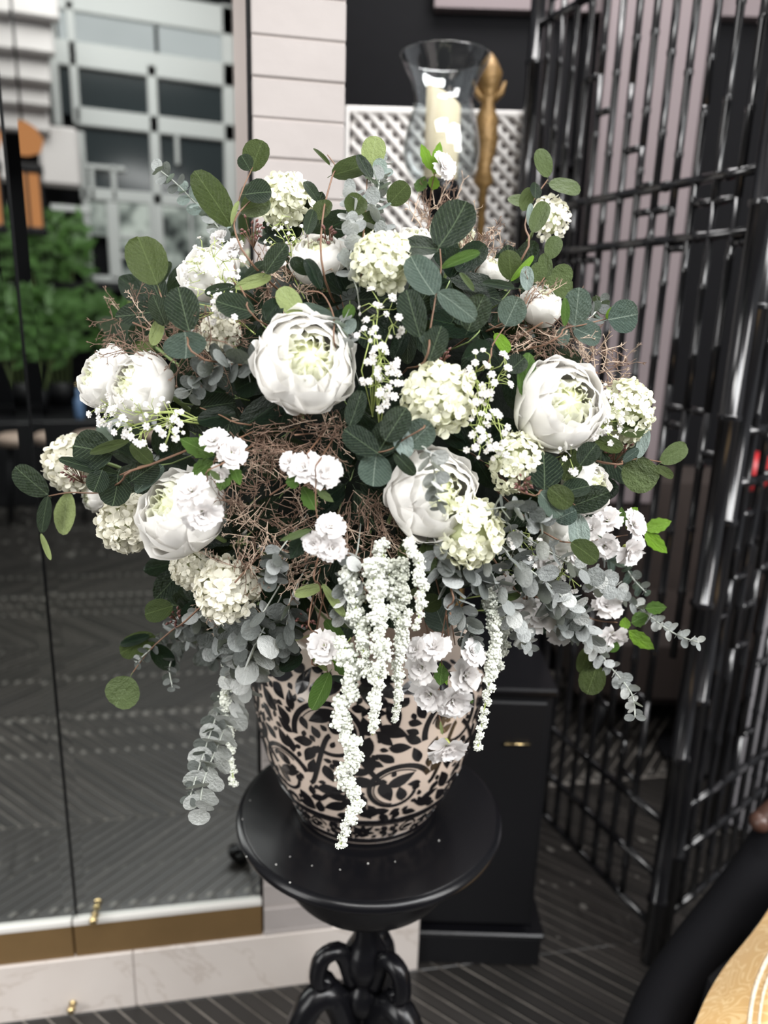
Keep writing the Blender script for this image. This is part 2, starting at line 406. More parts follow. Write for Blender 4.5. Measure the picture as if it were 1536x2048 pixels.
def mirror_panel(u0, u1, z0, z1):
    mb = MB(); bv = 0.022; d = 0.0006
    for (uu0, uu1, zz0, zz1, off) in ((u0, u1, z0, z1, -0.012), (u0 + bv, u1 - bv, z0 + bv, z1 - bv, -0.012 + d)):
        for (u, z) in ((uu0, zz0), (uu1, zz0), (uu1, zz1), (uu0, zz1)): mb.v.append(tuple(wp(u, off, z)))
    for (u, z) in ((u0, z0), (u1, z0), (u1, z1), (u0, z1)): mb.v.append(tuple(wp(u, -0.02, z)))
    mb.f.append((4, 5, 6, 7))
    for i in range(4):
        j = (i + 1) % 4; mb.f.append((i, j, 4 + j, 4 + i)); mb.f.append((8 + i, 8 + j, j, i))
    mb.m = [0] * len(mb.f)
    return mb.mesh('mirror', M_MIR, False)
mirs = [(uL, uJ - 0.003, 'narrow tall wall mirror left of the dark joint, cut by the photo edge'), (uJ + 0.003, uR - 0.004, 'tall wall mirror between the dark joint and the stone pilaster')]
for a, b, lb in mirs:
    tag(new('wall_mirror', mirror_panel(a, b, zm, 3.3)), lb, 'mirror')
mb = MB(); wbox(mb, uL - 0.3, uR + 0.004, -0.16, -0.021, zb, 3.4); struct('wall_left', mb.mesh('backing', M_BLKM, False))
# pilaster of pale stone courses
M_STONE = plain('whitewashed stone', (0.35, 0.318, 0.305), 0.75, noise=0.14, scale=5, bump=0.25, bscale=18)
mb = MB(); wbox(mb, uR + 0.006, uP - 0.004, -0.16, -0.004, zb, 3.4); pil = struct('wall_pilaster', mb.mesh('pilaster', plain('mortar', (0.40, 0.36, 0.34), 0.9), False))
z = zb; i = 0; rs = random.Random(8)
crs = (atW(600, 161).z - atW(600, 242).z)
z0s = atW(600, 161).z
k0 = -int((z0s - zb) / crs) - 1
for k in range(k0, 12):
    a = z0s + k * crs; b = a + crs
    if a > 3.2: break
    a = max(a, zb + 0.001)
    if b - a < 0.01: continue
    mb = MB(); e = 0.0015
    wbox(mb, uR + 0.005, uP - 0.003, -0.155, 0.0 + rs.uniform(-0.0015, 0.002), a + e, b - e, 0.003)
    new('stone_block', mb.mesh('block', M_STONE, False), pil)

# --- behind the opening right of the pilaster: black wall, mauve wall ---
M_MAUVE = plain('mauve plaster', (0.19, 0.155, 0.16), 0.8, noise=0.08, scale=3)
M_DARKW = plain('black panelling', (0.004, 0.004, 0.005), 0.7, noise=0.2, spec=0.12)
mb = MB(); mb.box(-1.6, 4.4, 3.3, 3.4, 0, 3.6); back = struct('wall_back', mb.mesh('wall', M_DARKW, False))
def at(px, py, Y): return atY(px, py, Y)
# mauve upper band and mauve bay seen through the screen
a = at(868, 22, 3.28); mb = MB(); mb.box(a.x, 2.6, 3.24, 3.299, a.z, 3.55); struct('wall_mauve_band', mb.mesh('band', M_MAUVE, False)).name = 'trim_5'
a = at(1150, 640, 3.2); b = at(1330, 640, 3.2)
mb = MB(); mb.box(a.x, b.x, 3.1, 3.24, 0.9, 3.5, 0.005); struct('wall_mauve', mb.mesh('mauve_pier', M_MAUVE, False))
# panel mouldings on the black wall
mb = MB()
for (x0, x1, z0, z1) in ((-0.35, 0.75, 2.25, 2.95),):
    for q in ((x0, x1, z0, z0 + .03), (x0, x1, z1 - .03, z1), (x0, x0 + .03, z0, z1), (x1 - .03, x1, z0, z1)): mb.box(q[0], q[1], 3.27, 3.299, q[2], q[3], 0.006)
struct('trim_6', mb.mesh('moulding', M_DARKW, False))

# ======================= THE LOBBY BEHIND THE CAMERA (seen in the mirror) =======================
m, nt, out = mat('daylit glass'); n = N(nt); tc = n('TexCoord')
nz = n('TexNoise', {'Vector': tc.outputs['Object'], 'Scale': 1.3, 'Detail': 2.0})
e = n('Emission', {'Color': n.mix(nz.outputs[0], (0.50, 0.53, 0.53), (0.72, 0.75, 0.75)), 'Strength': 0.85}); nt.links.new(e.outputs[0], out.inputs[0]); M_SKYG = m
m, nt, out = mat('street view glass'); n = N(nt); tc = n('TexCoord')
nz = n('TexNoise', {'Vector': tc.outputs['Object'], 'Scale': 4.5, 'Detail': 3.0})
e = n('Emission', {'Color': n.ramp(nz.outputs[0], [(0.35, (0.03, 0.035, 0.035)), (0.48, (0.30, 0.33, 0.30)), (0.6, (0.62, 0.66, 0.60))]), 'Strength': 0.8}); nt.links.new(e.outputs[0], out.inputs[0]); M_STREET = m
M_WHT = plain('white painted frame', (0.42, 0.43, 0.42), 0.5)
M_DGL = plain('dark tinted glass', (0.020, 0.026, 0.028), 0.12)
M_PLAS = plain('pale plaster', (0.50, 0.47, 0.46), 0.8, noise=0.05, scale=2)
m, nt, out = mat('amber lamp'); n = N(nt); e = n('Emission', {'Color': (0.85, 0.36, 0.14, 1), 'Strength': 0.6}); nt.links.new(e.outputs[0], out.inputs[0]); M_AMB = m
YB = -5.0
mb = MB(); mb.box(-4.5, 4.5, YB - 0.3, YB - 0.12, 0, 5.4); struct('wall_front', mb.mesh('wall', M_DARKW, False))
def rrect(x0, x1, y0, y1, Y):
    P = [refl_at(x, y, Y) for x in (x0, x1) for y in (y0, y1)]
    xs = sorted(p.x for p in P); zs = sorted(p.z for p in P)
    return ((xs[0] + xs[1]) / 2, (xs[2] + xs[3]) / 2, (zs[0] + zs[1]) / 2, (zs[2] + zs[3]) / 2)
def rbox(name, x0, x1, y0, y1, Y, dep, m, parent=None, bev=0.01):
    a, b, c, d = rrect(x0, x1, y0, y1, Y)
    mb = MB(); mb.box(a, b, Y - dep, Y, c, d, bev); return new(name, mb.mesh(name, m, False), parent, kind=None if parent else 'structure')
# big window: light transom, dark panes, white bars
a, b, c, d = rrect(100, 470, -60, 405, YB)
mb = MB()
for (x0, x1, y0, y1) in ((98, 116, 30, 250), (138, 152, 0, 245), (110, 470, 118, 137), (150, 470, 236, 262), (448, 480, 10, 560), (160, 172, 262, 410), (170, 250, 330, 340), (160, 460, 392, 404), (308, 316, 130, 560), (100, 470, 8, 20), (222, 232, 330, 400), (178, 188, 330, 400), (350, 358, 270, 330)):
    a, b, c, d = rrect(x0, x1, y0, y1, YB); mb.box(a, b, YB - 0.08, YB + 0.02, c, d, 0.01)
win = struct('window_1', mb.mesh('frame', M_WHT, False))
def pane(x0, x1, y0, y1, m, par, Y=YB - 0.03): return rbox('pane', x0, x1, y0, y1, Y, 0.02, m, par, 0)
pane(116, 308, 20, 118, M_SKYG, win); pane(316, 448, 20, 118, M_SKYG, win)
pane(116, 308, 137, 236, M_DGL, win); pane(316, 448, 137, 236, M_DGL, win)
pane(172, 308, 262, 392, M_DGL, win); pane(316, 448, 262, 392, M_DGL, win)
pane(240, 300, 405, 560, M_STREET, win); pane(325, 448, 405, 560, M_STREET, win); pane(175, 222, 405, 470, M_STREET, win)
mb = MB()
for (x0, x1, y0, y1) in ((168, 182, 405, 565), (215, 240, 405, 560), (240, 300, 470, 480), (300, 310, 405, 560), (170, 460, 556, 570), (380, 386, 405, 560), (240, 310, 510, 518)):
    a, b, c, d = rrect(x0, x1, y0, y1, YB); mb.box(a, b, YB - 0.06, YB + 0.03, c, d, 0.01)
struct('window_2', mb.mesh('frame', M_WHT, False))
# stepped white cornice and soffit on the left
for i, (x1, y0, y1, Y) in enumerate(((112, -80, 18, -4.2), (104, 18, 90, -4.3), (98, 90, 150, -4.4), (96, 150, 200, -4.5), (96, 200, 252, -4.6))):
    rbox('trim_%d' % (7 + i), -160, x1, y0, y1, Y, 0.12, M_PLAS, None, 0.02)
rbox('trim_12', 76, 158, 250, 372, -4.7, 0.1, M_PLAS, None, 0.03)
rbox('trim_13', 5, 22, 205, 370, -4.6, 0.1, M_PLAS, None, 0.01)
rbox('trim_16', 476, 680, -120, 520, YB + .25, 0.2, plain('blush reflector', (.50, .42, .40), .8), None, .02)  # pillar added so the mirror's end bevel reflects something pale
rbox('trim_14', 100, 470, 572, 584, -4.75, 0.05, M_BLKM, None, 0.005)
rbox('trim_15', 100, 180, 410, 422, -4.7, 0.04, M_WHT, None, 0.005)
# amber pendant and glowing lantern
P = refl_at(44, 275, -3.9)
t = thing('pendant_lamp', 'round amber glass pendant lamp reflected in the mirror', 'lamp', P)
mb = MB(); mb.lathe([(0.03, 0.12), (0.1, 0.08), (0.15, 0), (0.12, -0.09), (0.04, -0.12)], 20); new('shade', mb.mesh('shade', M_AMB), t)
mb = MB(); mb.tube([(0, 0, 0.12), (0, 0, 1.2)], 0.01, 5); new('cord', mb.mesh('cord', M_BLKM), t)
P = refl_at(56, 400, -3.85)
t = thing('lantern', 'tall warm lit lantern in black frame reflected in the mirror', 'lantern', P)
mb = MB(); mb.box(-.09, .09, -.06, .06, -.19, .19, .01); new('glass', mb.mesh('glass', M_AMB, False), t)
mb = MB()
for x in (-.1, 0.0, .1): mb.box(x - .01, x + .01, .05, .08, -.22, .22)
mb.box(-.12, .12, -.08, .08, .2, .26, .01); mb.box(-.12, .12, -.08, .08, -.26, -.2, .01); new('frame', mb.mesh('frame', M_BLKM, False), t)
# planters with green plants
M_PLG = plain('lobby plant green', (0.05, 0.12, 0.022), 0.5, noise=0.5, scale=5)
def bush(label, x0, x1, y0, y1, Y, seed, nleaf):
    a, b, c, d = rrect(x0, x1, y0, y1, Y); rr = random.Random(seed)
    t = thing('leafy_plant', label, 'plant', ((a + b) / 2, Y, 0), 'plants along the lobby counter')
    mb = MB(); cx = (a + b) / 2
    for i in range(nleaf):
        x = rr.uniform(a, b) - cx; z = c + (d - c) * rr.random() ** 0.8; y = rr.uniform(-0.12, 0.1)
        L = rr.uniform(0.10, 0.2); an = rr.uniform(0, 2 * PI); dx = math.cos(an); dz = rr.uniform(-0.4, 1)
        p0 = V((x, y, z)); ax = V((dx, rr.uniform(-.4, .4), dz)).normalized() * L; sd = ax.cross(V((0, 1, 0))).normalized() * L * 0.22
        q = len(mb.v); mb.v += [tuple(p0), tuple(p0 + ax * .4 + sd), tuple(p0 + ax), tuple(p0 + ax * .4 - sd)]; mb.f.append((q, q + 1, q + 2, q + 3)); mb.m.append(0)
    new('foliage', mb.mesh('foliage', M_PLG), t, kind='stuff')
    mb = MB()
    for i in range(5): mb.tube([(0.03 * i - .06, 0, 0.75), ((b - a) * (i - 2) / 6, -.05, (c + d) / 2), ((b - a) * (i - 2) / 4.5, -.1, d - .05)], 0.012, 4)
    new('stem', mb.mesh('stem', M_STG), t)
    mb = MB(); mb.lathe([(.11, .72), (.15, .95), (.14, .95), (.1, .9)], 16, caps=True); new('pot', mb.mesh('pot', M_BLKM), t)
bush('tall green plant left of the street window in the mirror', 30, 165, 440, 570, -4.75, 1, 330)
bush('wide leafy green plant at the mirror edge low down', -60, 150, 585, 720, -4.05, 2, 520)
bush('shaded leafy plant behind the bouquet in the mirror', 190, 330, 600, 715, -4.6, 3, 380)
a = refl_at(100, 722, -3.7); mb = MB(); mb.box(-2.6, 1.6, -4.9, -3.7, 0.0, 0.72, 0.01)
cn = tag(new('lobby_counter', mb.mesh('counter', M_BLKM, False)), 'long black lobby counter carrying the plants, seen in mirror', 'counter')
M_BLU = plain('blue glass', (0.10, 0.17, 0.30), 0.15)  # bottles added in place of the blue bevel refraction along the joint
for i, (px, lb) in enumerate(((52, 'blue glass bottle added for the bevel refraction at the mirror joint'), (150, 'pale blue glass bottle added as a second one nearer the bouquet'))):
    P = refl_at(px, 720, -3.8)
    t = thing('refraction_bottle', lb, 'bottle', (P.x, -3.8, 0.72))
    mb = MB(); mb.lathe([(.035, 0), (.04, .02), (.04, .16), (.015, .2), (.015, .27)], 14); new('body', mb.mesh('body', M_BLU), t)
    mb = MB(); mb.lathe([(.018, .27), (.018, .30)], 10); new('stopper', mb.mesh('stopper', M_KNOB), t)
# lobby stools in front of the counter
for i, px in enumerate((40, 190, 330)):
    P = refl_at(px, 900, -3.2)
    t = thing('bar_stool', 'backless beige bar stool before the black counter, %s in the mirror' % ('leftmost', 'middle one', 'rightmost')[i], 'stool', (P.x, -3.2, 0), 'bar stools in the mirror')
    mb = MB(); mb.lathe([(.15, .62), (.17, .64), (.17, .68), (.13, .70)], 20); new('seat', mb.mesh('seat', plain('beige leather', (.33, .25, .20), .6)), t)
    for q in range(4):
        a = PI / 4 + q * PI / 2; mb = MB(); mb.tube([(.1 * math.cos(a), .1 * math.sin(a), .63), (.17 * math.cos(a), .17 * math.sin(a), 0)], .012, 6); new('leg', mb.mesh('leg', M_BLKM), t)
# ceiling
mb = MB(); mb.box(-4.5, 4.5, -5.3, 0.2, 5.3, 5.4); struct('ceiling', mb.mesh('ceiling', M_PLAS, False))

# ======================= SCREEN =======================
def pole_mb(p0, p1, r, rr, n=8, node=0.19):
    mb = MB(); p0 = V(p0); p1 = V(p1); L = (p1 - p0).length; ks = [0.0]; s = rr.uniform(0.3, 1.0) * node
    pts = [p0]; rad = [r]; d = (p1 - p0) / L
    while s < L - 0.012:
        for ds, f in ((-0.007, 1.0), (-0.003, 1.22), (0.0, 1.05), (0.003, 1.22), (0.007, 1.0)):
            pts.append(p0 + d * (s + ds)); rad.append(r * f)
        s += node * rr.uniform(0.85, 1.15)
    pts.append(p1); rad.append(r); mb.tube(pts, rad, n); return mb
def screen_panel(P0, dirv, L, H, label, seed, nv, rows):
    rr = random.Random(seed); t = thing('folding_screen', label, 'screen', P0, 'panels of the black bamboo screen')
    dirv = V(dirv).normalized(); P = lambda s, z: dirv * s + V((0, 0, z))
    def pole(nm, s0, z0, s1, z1, r, nd=0.19): return new(nm, pole_mb(P(s0, z0), P(s1, z1), r, rr, 8, nd).mesh(nm, M_BAM), t)
    pole('post', 0, 0, 0, H, 0.023, 0.42); pole('post', L, 0, L, H, 0.023, 0.42)
    for z in rows['rails']: pole('rail', 0.02, z, L - 0.02, z, 0.011, 0.16)
    sp = L / (nv + 1)
    for i in range(1, nv + 1):
        s = sp * i; z = 0.11; zt = H - 0.03
        # each upright is a run of canes with fret gaps
        while z < zt:
            ln = rr.choice((0.45, 0.6, 0.75, 0.95)); z1 = min(z + ln, zt)
            if rr.random() < 0.93: pole('upright_cane', s, z, s, z1, 0.0095, 0.17)
            z = z1 + 0.0
            if rr.random() < 0.8 and z < zt - .05: pole('cross_cane', s, z, min(s + sp, L), z, 0.009, 0.14)
            if rr.random() < 0.35 and z < zt - .05: pole('cross_cane', max(0, s - sp), z - 0.09, s, z - 0.09, 0.009, 0.14)
    return t
SA = V((0.745, 1.615, 0)); sd = V((-math.sin(math.radians(24)), math.cos(math.radians(24)), 0))
screen_panel(SA, sd, 0.86, 2.85, 'black bamboo fretwork screen panel receding behind the bouquet', 3, 13, {'rails': (0.11, 0.26, 0.42, 1.84, 1.96, 2.46, 2.8)})
SC = V((1.0626, 1.870, 0)); sd2 = (SC - SA).normalized()
screen_panel(SA + sd2 * 0.055, sd2, 0.62, 2.85, 'black bamboo fretwork screen panel folded back at the right edge', 5, 8, {'rails': (0.11, 0.30, 0.44, 1.30, 1.42, 2.8)})
# things seen through the screen
M_RED = plain('red lacquer', (0.42, 0.02, 0.025), 0.4)
P = at(1500, 905, 2.6)
t = thing('red_stool', 'red lacquered round stool seat glimpsed through the right screen panel', 'stool', (P.x, P.y, 0))
mb = MB(); mb.lathe([(.05, P.z - .13), (.075, P.z - .10), (.08, P.z - .06), (.07, P.z - .01), (.05, P.z)], 24); new('drum', mb.mesh('drum', M_RED), t)
mb = MB(); mb.lathe([(.17, 0), (.17, .03), (.03, .05), (.03, P.z - .14), (.05, P.z - .13)], 20); new('stand', mb.mesh('stand', M_BLKM), t)
M_TERR = plain('rust brown fabric', (0.02, 0.012, 0.009), 0.8, noise=0.3)
P = at(1360, 1010, 2.9)
t = thing('armchair', 'rust brown armchair half hidden behind the bamboo screen', 'chair', (P.x, 2.95, 0))
mb = MB(); mb.box(-.32, .32, -.3, .3, .16, .5, .06); new('seat', mb.mesh('seat', M_TERR, False), t)
mb = MB(); mb.box(-.32, .32, .18, .34, .4, P.z + .1, .06); new('backrest', mb.mesh('backrest', M_TERR, False), t)
for s in (-1, 1):
    mb = MB(); mb.box(s * .34 - .06, s * .34 + .06, -.3, .3, .16, .68, .05); new('armrest', mb.mesh('armrest', M_TERR, False), t)
    for y in (-.24, .24): mb = MB(); mb.tube([(s * .28, y, .17), (s * .3, y, 0)], [.025, .018], 8); new('leg', mb.mesh('leg', M_BLKM), t)
# white curtain on the right
M_CURT = petalmat('white sheer curtain', (0.62, 0.60, 0.63), (0.74, 0.72, 0.74), 0.35)
c0 = at(1492, 1500, 2.05); mb = MB(); pts = []; nu, nv_ = 60, 14
for j in range(nv_):
    for i in range(nu):
        u = i / (nu - 1); z = 0.03 + (1.02 - 0.03) * j / (nv_ - 1)
        pts.append((c0.x + 0.02 + u * 0.8, 2.12 + 0.03 * math.sin(u * 46 + 0.6 * math.sin(j * .7)) + 0.012 * math.sin(u * 93), z))
mb.quadgrid(pts, nu, nv_)
cu = thing('sheer_drape', 'white pleated cloth hanging beyond the screen at the right edge', 'curtain', (0, 0, 0))
new('cloth', mb.mesh('cloth', M_CURT), cu)
mb = MB(); mb.tube([(c0.x - .04, 2.12, 1.035), (c0.x + .9, 2.12, 1.035)], .014, 8)
for x in (c0.x - .03, c0.x + .88): mb.tube([(x, 2.12, 0.0), (x, 2.12, 1.03)], .012, 8)
new('rail', mb.mesh('rail', M_BLKM), cu)

# ======================= CABINET, LAMP, LATTICE =======================
a = atZ(785, 1945, 0); b = atZ(1080, 1940, 0); ztop = 0.80
YC0 = 1.585; x0 = 0.058; x1 = 0.435; zp = 0.105
t = thing('black_cabinet', 'black lacquer cabinet on a plinth behind the pedestal table', 'cabinet', (x0, YC0, 0))
mb = MB(); mb.box(0, x1 - x0 + .01, 0, .46, 0, zp - .015, .004); new('plinth', mb.mesh('plinth', M_BLKM, False), t)
mb = MB(); mb.box(-.004, x1 - x0 + .016, -.006, .466, zp - .015, zp, .004); new('plinth_moulding', mb.mesh('mould', M_BLK, False), t)
mb = MB(); mb.box(.005, x1 - x0 - .012, .028, .45, zp, ztop - .02, .004); new('body', mb.mesh('body', M_BLKM, False), t)
mb = MB(); mb.box(-.002, x1 - x0 - .004, .012, .46, ztop - .02, ztop, .005); new('top', mb.mesh('top', M_BLK, False), t)
dr = None
mb = MB(); mb.box(.02, x1 - x0 - .027, .012, .028, zp + .015, ztop - .035, .004); dr = new('door', mb.mesh('door', M_BLKM, False), t)
mb = MB(); P = atY(1045, 1487, YC0 + .01) - V((x0, YC0, 0)); mb.tube([(P.x - .045, .006, P.z), (P.x + .018, .006, P.z)], .0028, 8); mb.tube([(P.x - .035, .006, P.z), (P.x - .035, .02, P.z)], .002, 6); mb.tube([(P.x + .01, .006, P.z), (P.x + .01, .02, P.z)], .002, 6)
new('handle', mb.mesh('handle', M_KNOB), dr, label='slim brass handle')
# hurricane lamp
LY = 1.9; LP = at(880, 360, LY); zt_ = at(880, 112, LY).z; zb_ = at(887, 372, LY).z
t = thing('hurricane_lamp', 'flared clear glass hurricane lamp with a slanted cream candle on black stand', 'candle holder', (LP.x, LY, ztop))
h = zt_ - zb_; R0 = at(980, 200, LY).x - at(800, 200, LY).x
def hz(f): return zb_ - ztop + h * f
glass = [(.028, hz(-.02)), (.060, hz(.03)), (R0 * .40, hz(.14)), (R0 * .435, hz(.27)), (R0 * .40, hz(.45)), (R0 * .335, hz(.62)), (R0 * .33, hz(.70)), (R0 * .38, hz(.82)), (R0 * .46, hz(.93)), (R0 * .50, hz(1.0))]
def smooth(pr, k=4):
    o = []
    for i in range(len(pr) - 1):
        p0 = pr[max(i - 1, 0)]; p1 = pr[i]; p2 = pr[i + 1]; p3 = pr[min(i + 2, len(pr) - 1)]
        for q in range(k):
            s = q / k; o.append(tuple(0.5 * ((2 * p1[d]) + (p2[d] - p0[d]) * s + (2 * p0[d] - 5 * p1[d] + 4 * p2[d] - p3[d]) * s * s + (3 * p1[d] - p0[d] - 3 * p2[d] + p3[d]) * s ** 3) for d in range(len(p1))))
    o.append(tuple(pr[-1])); return o
m, nt, out = mat('clear glass'); n = N(nt); fr = n('LayerWeight', {'Blend': 0.35})
tr = n('BsdfTransparent', {'Color': (0.93, 0.95, 0.95, 1)}); gl = n('BsdfGlossy', {'Color': (1, 1, 1, 1), 'Roughness': 0.03})
mx = n('MixShader', {0: n.math('ADD', n.math('MULTIPLY', fr.outputs['Facing'], 0.42), 0.05), 1: tr.outputs[0], 2: gl.outputs[0]}); nt.links.new(mx.outputs[0], out.inputs[0]); M_GLASS = m
g = smooth(glass); mb = MB(); mb.lathe(g + [(r - .0025, z) for r, z in reversed(g)], 48, caps=False); new('glass_shade', mb.mesh('glass', M_GLASS), t)
mb = MB(); prc = .040; nn = 28
for z in (hz(.02), None):
    for j in range(nn):
        an = 2 * PI * j / nn; zz = z if z is not None else hz(.70) - math.cos(an) * -.0 - prc * math.cos(an) * .55
        mb.v.append((prc * math.cos(an), prc * math.sin(an), zz))
for j in range(nn): mb.f.append((j, (j + 1) % nn, nn + (j + 1) % nn, nn + j)); mb.m.append(0)
mb.f.append(tuple(range(nn, 2 * nn))); mb.m.append(0)
new('candle', mb.mesh('candle', petalmat('cream wax', (.70, .58, .40), (.76, .66, .48), .15)), t, mw=T(V((0, 0, 0))))
mb = MB(); zc = hz(0); prof = [(.02, zc - .12), (.028, zc - .10), (.02, zc - .08), (.024, zc - .05), (.045, zc - .03), (.047, zc + .0), (.042, zc + .012)]
prof = [(.09, 0), (.09, .012), (.05, .03), (.018, .06), (.014, .2), (.022, .23), (.014, .26), (.013, zc - .3), (.022, zc - .27), (.013, zc - .24), (.014, zc - .14)] + prof
mb.lathe(prof, 24); new('stand', mb.mesh('stand', M_BLK), t)
# white lattice panel
m_lat = plain('white woven lattice', (0.88, 0.85, 0.82), 0.6, noise=0.1)
LYY = 2.45; a = at(703, 218, LYY); b = at(1046, 238, LYY); zlo = 1.45; m_bk = plain('shaded linen', (.20, .18, .17), .9)
t = thing('lattice_fire_screen', 'white woven lattice panel standing behind the glass hurricane lamp', 'lattice screen', (0, LYY, 0))
mb = MB(); Wl = b.x - a.x; st = .044; hgt = a.z - zlo
for sg in (1, -1):
    kk = int((Wl + hgt) / st) + 2
    for i in range(kk):
        o_ = a.x - (hgt if sg > 0 else 0) + i * st
        # line x = o_ + sg*(z-zlo)
        s0, s1 = 0.0, hgt
        if sg > 0: s0 = max(s0, a.x - o_); s1 = min(s1, b.x - o_)
        else: s0 = max(s0, o_ - b.x); s1 = min(s1, o_ - a.x)
        if s1 - s0 > .01: mb.tube([(o_ + sg * s0, .006 * sg, zlo + s0), (o_ + sg * s1, .006 * sg, zlo + s1)], .0085, 4)
new('lattice', mb.mesh('lattice', m_lat), t, kind='stuff')
for nm, q in (('top_rail', (a.x - .01, b.x + .01, a.z - .012, a.z + .006)), ('bottom_rail', (a.x - .01, b.x + .01, zlo - .03, zlo)), ):
    mb = MB(); mb.box(q[0], q[1], -.015, .015, q[2], q[3], .004); new(nm, mb.mesh(nm, m_lat, False), t)
for xx in (a.x - .012, b.x + .012):
    mb = MB(); mb.box(xx - .006, xx + .006, -.015, .015, zlo - .03, a.z + .006, .003); new('side_rail', mb.mesh('side_rail', m_lat, False), t)
    mb = MB(); mb.box(xx - .012, xx + .012, -.012, .012, 0, zlo - .03, .003); new('leg', mb.mesh('leg', M_BLKM, False), t)
mb = MB(); mb.box(a.x, b.x, .03, .04, zlo, a.z - .01); new('backing', mb.mesh('backing', m_bk, False), t)
# gilded figure behind lamp
P = at(985, 190, 2.2); t = thing('gilt_ornament', 'dull gold carved ornament right behind the hurricane lamp glass', 'ornament', (P.x, 2.3, 0))
m_g = plain('dull gilt', (0.22, 0.13, 0.045), 0.45, metal=0.4, noise=0.4, scale=30, bump=.4)
zz = P.z; mb = MB(); mb.lathe([(.05, .0), (.05, .02), (.012, .05), (.012, zz - .22), (.03, zz - .2), (.02, zz - .16), (.035, zz - .1), (.03, zz - .03), (.018, zz), (.03, zz + .05), (.036, zz + .08), (.02, zz + .11), (.004, zz + .13)], 20); new('figure', mb.mesh('figure', m_g), t)
mb = MB(); mb.tube([(0, 0, zz), (.035, -.01, zz + .03), (.045, 0, zz + .06)], [.012, .01, .004], 6); mb.tube([(0, 0, zz), (-.035, -.01, zz + .03), (-.045, 0, zz + .06)], [.012, .01, .004], 6); new('scroll', mb.mesh('scroll', m_g), t)

# ======================= PEDESTAL TABLE =======================
TX, TY, TZ = -0.009, 1.142, 0.806
t = thing('pedestal_table', 'round black pedestal table under the patterned vase', 'table', (TX, TY, 0))
mb = MB(); mb.lathe([(.20, TZ - .026), (.225, TZ - .024), (.233, TZ - .018), (.235, TZ - .012), (.233, TZ - .006), (.227, TZ - .001), (.221, TZ), (.0001, TZ)], 96); new('tabletop', mb.mesh('tabletop', M_BLK), t)
mb = MB(); mb.lathe(smooth([(.04, TZ - .160), (.10, TZ - .158), (.135, TZ - .145), (.158, TZ - .115), (.170, TZ - .07), (.172, TZ - .0262)], 4), 72); new('apron', mb.mesh('apron', M_BLK), t)
mb = MB(); mb.lathe(smooth([(.02, .645), (.022, .56), (.026, .52), (.040, .49), (.043, .465), (.034, .435), (.026, .425), (.038, .405), (.041, .385), (.034, .360), (.022, .345), (.026, .30), (.034, .26), (.036, .22), (.02, .18)], 3), 32); new('column', mb.mesh('column', M_BLK), t)
for q, an in enumerate((-2.75, -0.75, 1.3)):
    ca, sa = math.cos(an), math.sin(an); pr = smooth([(.025, .42), (.05, .50), (.085, .50), (.095, .46), (.085, .44), (.075, .455)], 4)
    mb = MB(); mb.tube([(ca * r, sa * r, z) for r, z in pr], [.017] * len(pr), 8)
    pr = smooth([(.022, .26), (.06, .40), (.11, .40), (.155, .28), (.185, .13), (.23, .035), (.27, .025), (.275, .05)], 4)
    mb.tube([(ca * r, sa * r, z - .0) for r, z in pr], [.030 - .012 * i / len(pr) for i in range(len(pr))], 8)
    new('leg', mb.mesh('leg', M_BLK), t)

cr = random.Random(31); mb = MB(); mb.ball((0, 0, .0012), .0016, 6, 4, .7); CRM = mb.mesh('crumb', plain('white crumb', (.8, .78, .74), .7))
for (px, py) in ((500, 1601), (485, 1639), (493, 1714), (552, 1730), (580, 1714), (624, 1732), (680, 1740), (736, 1728), (790, 1724), (580, 1766), (878, 1682)):
    P = atZ(px, py, TZ); tag(new('petal_crumb', CRM, None, T(P) @ Matrix.Scale(cr.uniform(.5, .9), 4)), 'tiny white crumb lying on the black round table', 'crumb', 'white crumbs on the black table')

# ======================= VASE =======================
VX, VY = -0.018, 1.158
t = thing('vase', 'cream ceramic vase with black carved scrolling leaf pattern', 'vase', (VX, VY, TZ + .0003))
prof0 = [(.118, 0.0), (.122, .003), (.134, .028), (.152, .062), (.170, .105), (.183, .15), (.192, .20), (.197, .25), (.196, .29), (.182, .322), (.158, .340), (.146, .346)]
vp = smooth(prof0, 5)
mb = MB(); mb.lathe(vp + [(.136, .345), (.134, .32), (.165, .29), (.165, .12), (.05, .02)], 96, caps=True)
M_CER = plain('cream ceramic', (0.62, 0.51, 0.43), 0.3, noise=0.06, scale=12, coat=0.2)
M_GLZ = plain('black glaze', (0.008, 0.007, 0.008), 0.15, spec=0.6)
new('body', mb.mesh('body', M_CER), t)
